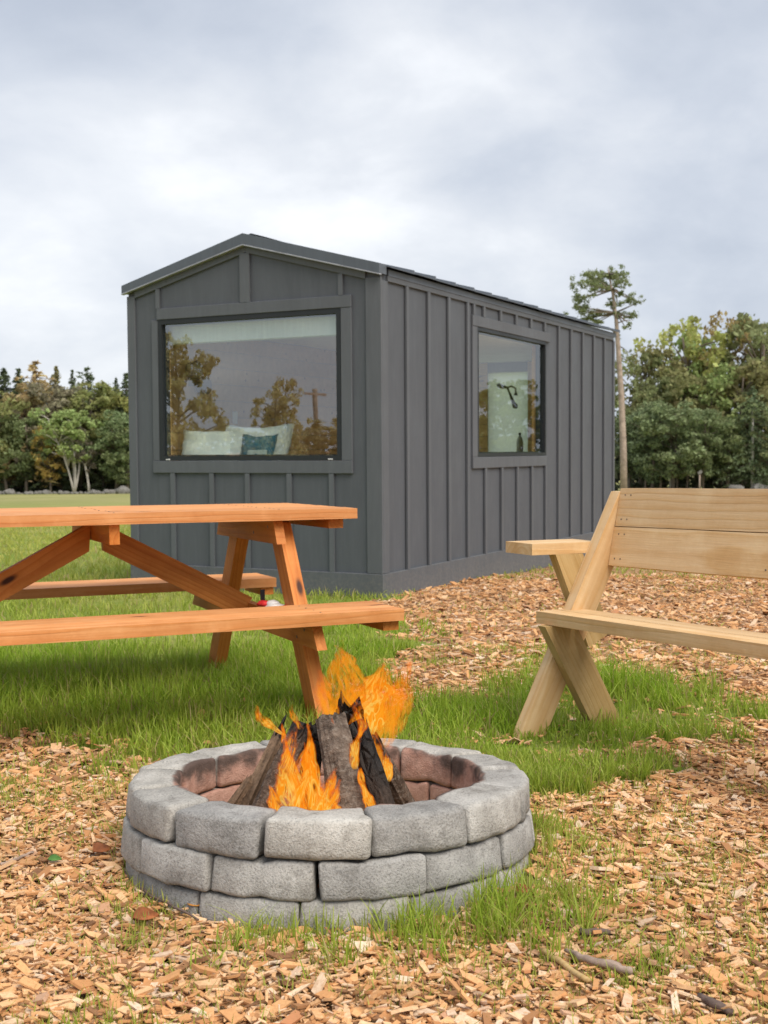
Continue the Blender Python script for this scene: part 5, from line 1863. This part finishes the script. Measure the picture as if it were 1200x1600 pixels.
# more of the same trees where the windows mirror them and behind the cabin
HG = 'trees of the wood hidden behind the cabin'
for k, (X_, Y_, h_, kd, tint) in enumerate(((-46, 113, 10, 'broad', G_MID), (-53, 110, 11, 'spruce', G_DARK), (-60, 106, 10, 'broad', OLIVE), (-68, 101, 11, 'broad', G_MID), (-76, 95, 10, 'broad', G_LIGHT), (-84, 88, 11, 'spruce', G_DARK), (-91, 80, 10, 'broad', OLIVE), (-14, 118, 10, 'broad', OLIVE), (-8, 117, 9, 'broad', G_MID), (0, 115, 9, 'spruce', G_DARK), (6, 112, 9.5, 'broad', OLIVE),
                                           (42, 82, 12, 'broad', G_MID), (51, 80, 9, 'broad', (.28, .22, .06)), (59, 75, 9, 'broad', OLIVE), (66, 68, 8.5, 'broad', OLIVE), (73, 61, 9, 'broad', G_MID), (79, 54, 8.5, 'broad', (.25, .19, .05)), (84, 47, 9, 'broad', OLIVE), (88, 38, 9, 'broad', G_MID))):
    tm, cm_ = LIB[kd][k % len(LIB[kd])]
    e = empty('broadleaf_tree' if kd != 'spruce' else 'spruce_tree', (X_, Y_, gz(Y_) - .1), k)
    e.scale = (h_, h_, h_)
    tag(e, 'tree of the wood standing out of sight to the side', 'tree', HG)
    link('trunk', tm, None, e)
    b = link('crown', cm_, None, e)
    b.color = tint + (1,)


# reflected side: garden tree, shrub, pole and hedge out on the left, behind the photographer's shoulder
def mirror_at(px, py, k):
    """a place k metres along the ray that the front window throws back from photograph pixel px, py"""
    d = ray(px, py).normalized()
    n_ = Vector((-CAB_LY[0], -CAB_LY[1], 0))
    o_ = Vector((0, 0, CAMH))
    c0 = Vector((CAB_C[0], CAB_C[1], 0))
    tt = (c0 - o_).dot(n_) / d.dot(n_)
    hit = o_ + d * tt
    return hit + (d - 2 * d.dot(n_) * n_) * k


def out_tree(kind, px, top, k, tint, label, wide, variant=0, name=None):
    g = mirror_at(px, 700, k)
    tp = mirror_at(px, top, k)
    tm, cm_ = LIB[kind][variant % len(LIB[kind])]
    z0 = gz(g.y) - .05
    h = tp.z - z0
    e = empty(name or ('bush' if kind == 'low' else 'broadleaf_tree'), (g.x, g.y, z0), .4)
    e.scale = (h * wide, h * wide, h)
    tag(e, label, 'bush' if kind == 'low' else 'tree')
    link('trunk', tm, None, e)
    b = link('crown', cm_, None, e)
    b.color = tint + (1,)


out_tree('broad', 280, 516, 15, (.55, .46, .20), 'rust leaved garden tree mirrored at the left of the front window', .66, 2)
out_tree('airy', 425, 600, 17, (.55, .46, .20), 'loose olive shrub mirrored in the middle of the front window', .72, 1)
out_tree('airy', 452, 588, 17.5, (.55, .46, .20), 'taller olive sapling mirrored beside the loose shrub', .55, 0)
for px, top, k, wd in ((350, 655, 60, 1.2), (385, 662, 62, 1.2), (420, 668, 64, 1.3), (470, 665, 62, 1.3), (505, 655, 60, 1.4), (535, 640, 58, 1.4), (320, 665, 60, 1.4), (270, 660, 58, 1.4)):
    g = mirror_at(px, 700, k)
    tm, cm_ = LIB['low'][int(px) % 2]
    h = mirror_at(px, top + 12, k).z - gz(g.y)
    e = empty('hedge_bush', (g.x, g.y, gz(g.y) - .1), px)
    e.scale = (h * wd * 1.3, h * wd * 1.3, h * 1.05)
    tag(e, 'brownish hedge bush mirrored along the bottom of the front window', 'bush', 'hedge mirrored in the front window')
    link('trunk', tm, None, e)
    b = link('crown', cm_, None, e)
    b.color = (.46, .38, .16, 1)
g = mirror_at(494, 700, 75)
tp = mirror_at(494, 608, 75)
up_ = empty('utility_pole', (g.x, g.y, gz(g.y)))
tag(up_, 'wooden utility pole with crossarm mirrored in the front window', 'pole')
hp = tp.z - gz(g.y)
link('pole', tube_me('pole', [(0, 0, 0), (0, 0, hp)], [.20, .15], 8), M['pine_bark'], up_)
link('crossarm', box_me('crossarm', (-1.3, -.06, hp - .45), (1.3, .06, hp - .30), .01), M['pine_bark'], up_, Matrix.Rotation(1.1, 4, 'Z'))

# ------------------------------------------------------------------ stones at the field edge, small sign post
def rock_me(seed, name='field_stone'):
    bm = bmesh.new()
    bmesh.ops.create_icosphere(bm, subdivisions=2, radius=1)
    for v in bm.verts:
        d = 1 + .28 * mnoise.noise(v.co * 1.3 + Vector((seed * 3.3, 0, 0))) + .12 * mnoise.noise(v.co * 3 + Vector((0, seed, 0)))
        v.co = Vector((v.co.x * d, v.co.y * d, v.co.z * d * .8))
    me = bm_mesh(bm, name, False)
    me.materials.append(M['rock'])
    return me


RM = [rock_me(i) for i in range(5)]


def stone(px, Y, s, label, group, k):
    P = at(px, 765, Y)
    o = link('field_stone', RM[k % 5], None, None, Matrix.Translation((P.x, Y, gz(Y) + s * .35)) @ Matrix.Rotation(k * 1.3, 4, 'Z') @ Matrix.Diagonal((s * 1.25, s, s, 1)))
    tag(o, label, 'stone', group)


stone(193, 109.5, .62, 'pale rounded boulder right beside the cabin\'s left wall', None, 1)
for k in range(30):
    stone(-22 + k * 7.3 + random.uniform(-3.5, 3.5), 110.5 + random.uniform(-1.2, 1.2), random.choice((.16, .2, .26, .3, .34, .42)) * random.uniform(.8, 1.1), 'grey field stone in the low row along the left treeline', 'field stones along the left treeline', k)
for k, px in enumerate((1004, 1047, 1082, 1118)):
    stone(px, 86 + random.uniform(-.4, .4), .30, 'small grey stone half hidden above the bench back', 'field stones along the right treeline', k)
stone(1149, 85.6, .5, 'larger pale stone above the bench back, left of the dark pine trunk', None, 2)
stone(1186, 85.5, .6, 'larger pale stone at the foot of the dark pine trunk', None, 3)
sp_b = at(1093, 770, 84)
sp_e = empty('sign_post', (sp_b.x, 84, gz(84)))
tag(sp_e, 'thin post with a small tilted grey sign before the right trees', 'sign')
ht = at(1093, 738, 84).z - gz(84)
link('post', tube_me('post', [(0, 0, -.1), (0, 0, ht)], [.05, .05], 6), M['pine_bark'], sp_e)
link('sign_board', box_me('sign_board', (-.16, -.03, -.10), (.16, .03, .10), .01), M['rock'], sp_e, Matrix.Translation((0, -.08, ht)) @ Matrix.Rotation(-.6, 4, 'Y'))

# ------------------------------------------------------------------ sticks and fallen leaves on the chips
def stick(label, pts, radii, mat, name='stick'):
    P = []
    for (px, py) in pts:
        g_ = ground_at(px, py)
        P.append(Vector((g_.x, g_.y, float(ground_h(np.array([g_.x]), np.array([g_.y]))[0]) + .020)))
    # more points, slightly knobbly
    Q, Rr = [], []
    for i in range(len(P) - 1):
        for s in range(4):
            u = s / 4
            Q.append(P[i].lerp(P[i + 1], u) + Vector((random.uniform(-1, 1), random.uniform(-1, 1), random.uniform(-.5, 1))) * .0025)
            Rr.append((radii[i] * (1 - u) + radii[i + 1] * u) * random.uniform(.88, 1.12))
    Q.append(P[-1])
    Rr.append(radii[-1])
    o = link(name, tube_me(name, Q, Rr, 8), mat)
    return tag(o, label, 'stick')


stick('weathered grey stick lying on the chips at the lower right', [(882, 1500), (915, 1516), (955, 1526), (990, 1536)], [.004, .007, .009, .007], M['twig'])
stick('dark brown stick at the bottom right corner of the photo', [(1092, 1572), (1115, 1585), (1142, 1597)], [.006, .008, .007], M['twig_dark'])
stick('mossy pale stick left of the weathered grey stick', [(846, 1500), (880, 1525), (920, 1550)], [.007, .006, .005], M['treated'])
stick('short brown bark piece on the chips above the grey stick', [(905, 1468), (930, 1470), (952, 1470)], [.007, .009, .005], M['twig_dark'])
stick('thin curved twig on the chips left of the ring', [(2, 1362), (30, 1352), (52, 1343)], [.004, .004, .003], M['twig'])
stick('thin twig in the grass at the ring\'s left foot', [(215, 1400), (260, 1420), (310, 1442)], [.003, .003, .002], M['twig_dark'])


def fallen_leaf(label, px, py, s, rz, mat):
    g_ = ground_at(px, py)
    bm = bmesh.new()
    rows = []
    for i in range(7):
        u = i / 6
        w_ = math.sin(math.pi * u ** .8) * .42 + .01
        rows.append([bm.verts.new((s * (u - .5), s * w_ * k * .9, s * (.10 * abs(k) + .10 * math.sin(u * 4)))) for k in (-1, 0, 1)])
    for a, b in zip(rows, rows[1:]):
        for k in range(2):
            bm.faces.new((a[k], a[k + 1], b[k + 1], b[k]))
    ext = bmesh.ops.extrude_face_region(bm, geom=list(bm.faces))
    bmesh.ops.translate(bm, vec=(0, 0, .0012), verts=[v for v in ext['geom'] if isinstance(v, bmesh.types.BMVert)])
    o = link('fallen_leaf', bm_mesh(bm, 'fallen_leaf', True), mat, None, Matrix.Translation((g_.x, g_.y, float(ground_h(np.array([g_.x]), np.array([g_.y]))[0]) + .024)) @ Matrix.Rotation(rz, 4, 'Z') @ Matrix.Rotation(.3, 4, 'X'))
    return tag(o, label, 'leaf')


M['orange_leaf'] = simple('orange_leaf', (0.55, 0.24, 0.05), 0.7, nscale=30, amount=0.3)
M['green_leaf'] = simple('green_leaf', (0.08, 0.20, 0.04), 0.6, nscale=30, amount=0.3)
fallen_leaf('curled red brown leaf on the chips left of the ring', 228, 1443, .055, .5, M['dead_leaf'])
fallen_leaf('orange leaf against the ring\'s bottom course', 308, 1424, .045, -.3, M['orange_leaf'])
fallen_leaf('tan leaf standing against the ring\'s front stones', 585, 1427, .045, 1.3, M['orange_leaf'])
fallen_leaf('brown leaf at the left foot of the ring', 160, 1345, .055, .9, M['dead_leaf'])
fallen_leaf('dark brown leaf in grass at the right foot of the ring', 818, 1410, .04, .2, M['dead_leaf'])
fallen_leaf('small green clover leaf on the chips at the left', 86, 1358, .032, .2, M['green_leaf'])

bpy.context.view_layer.update()
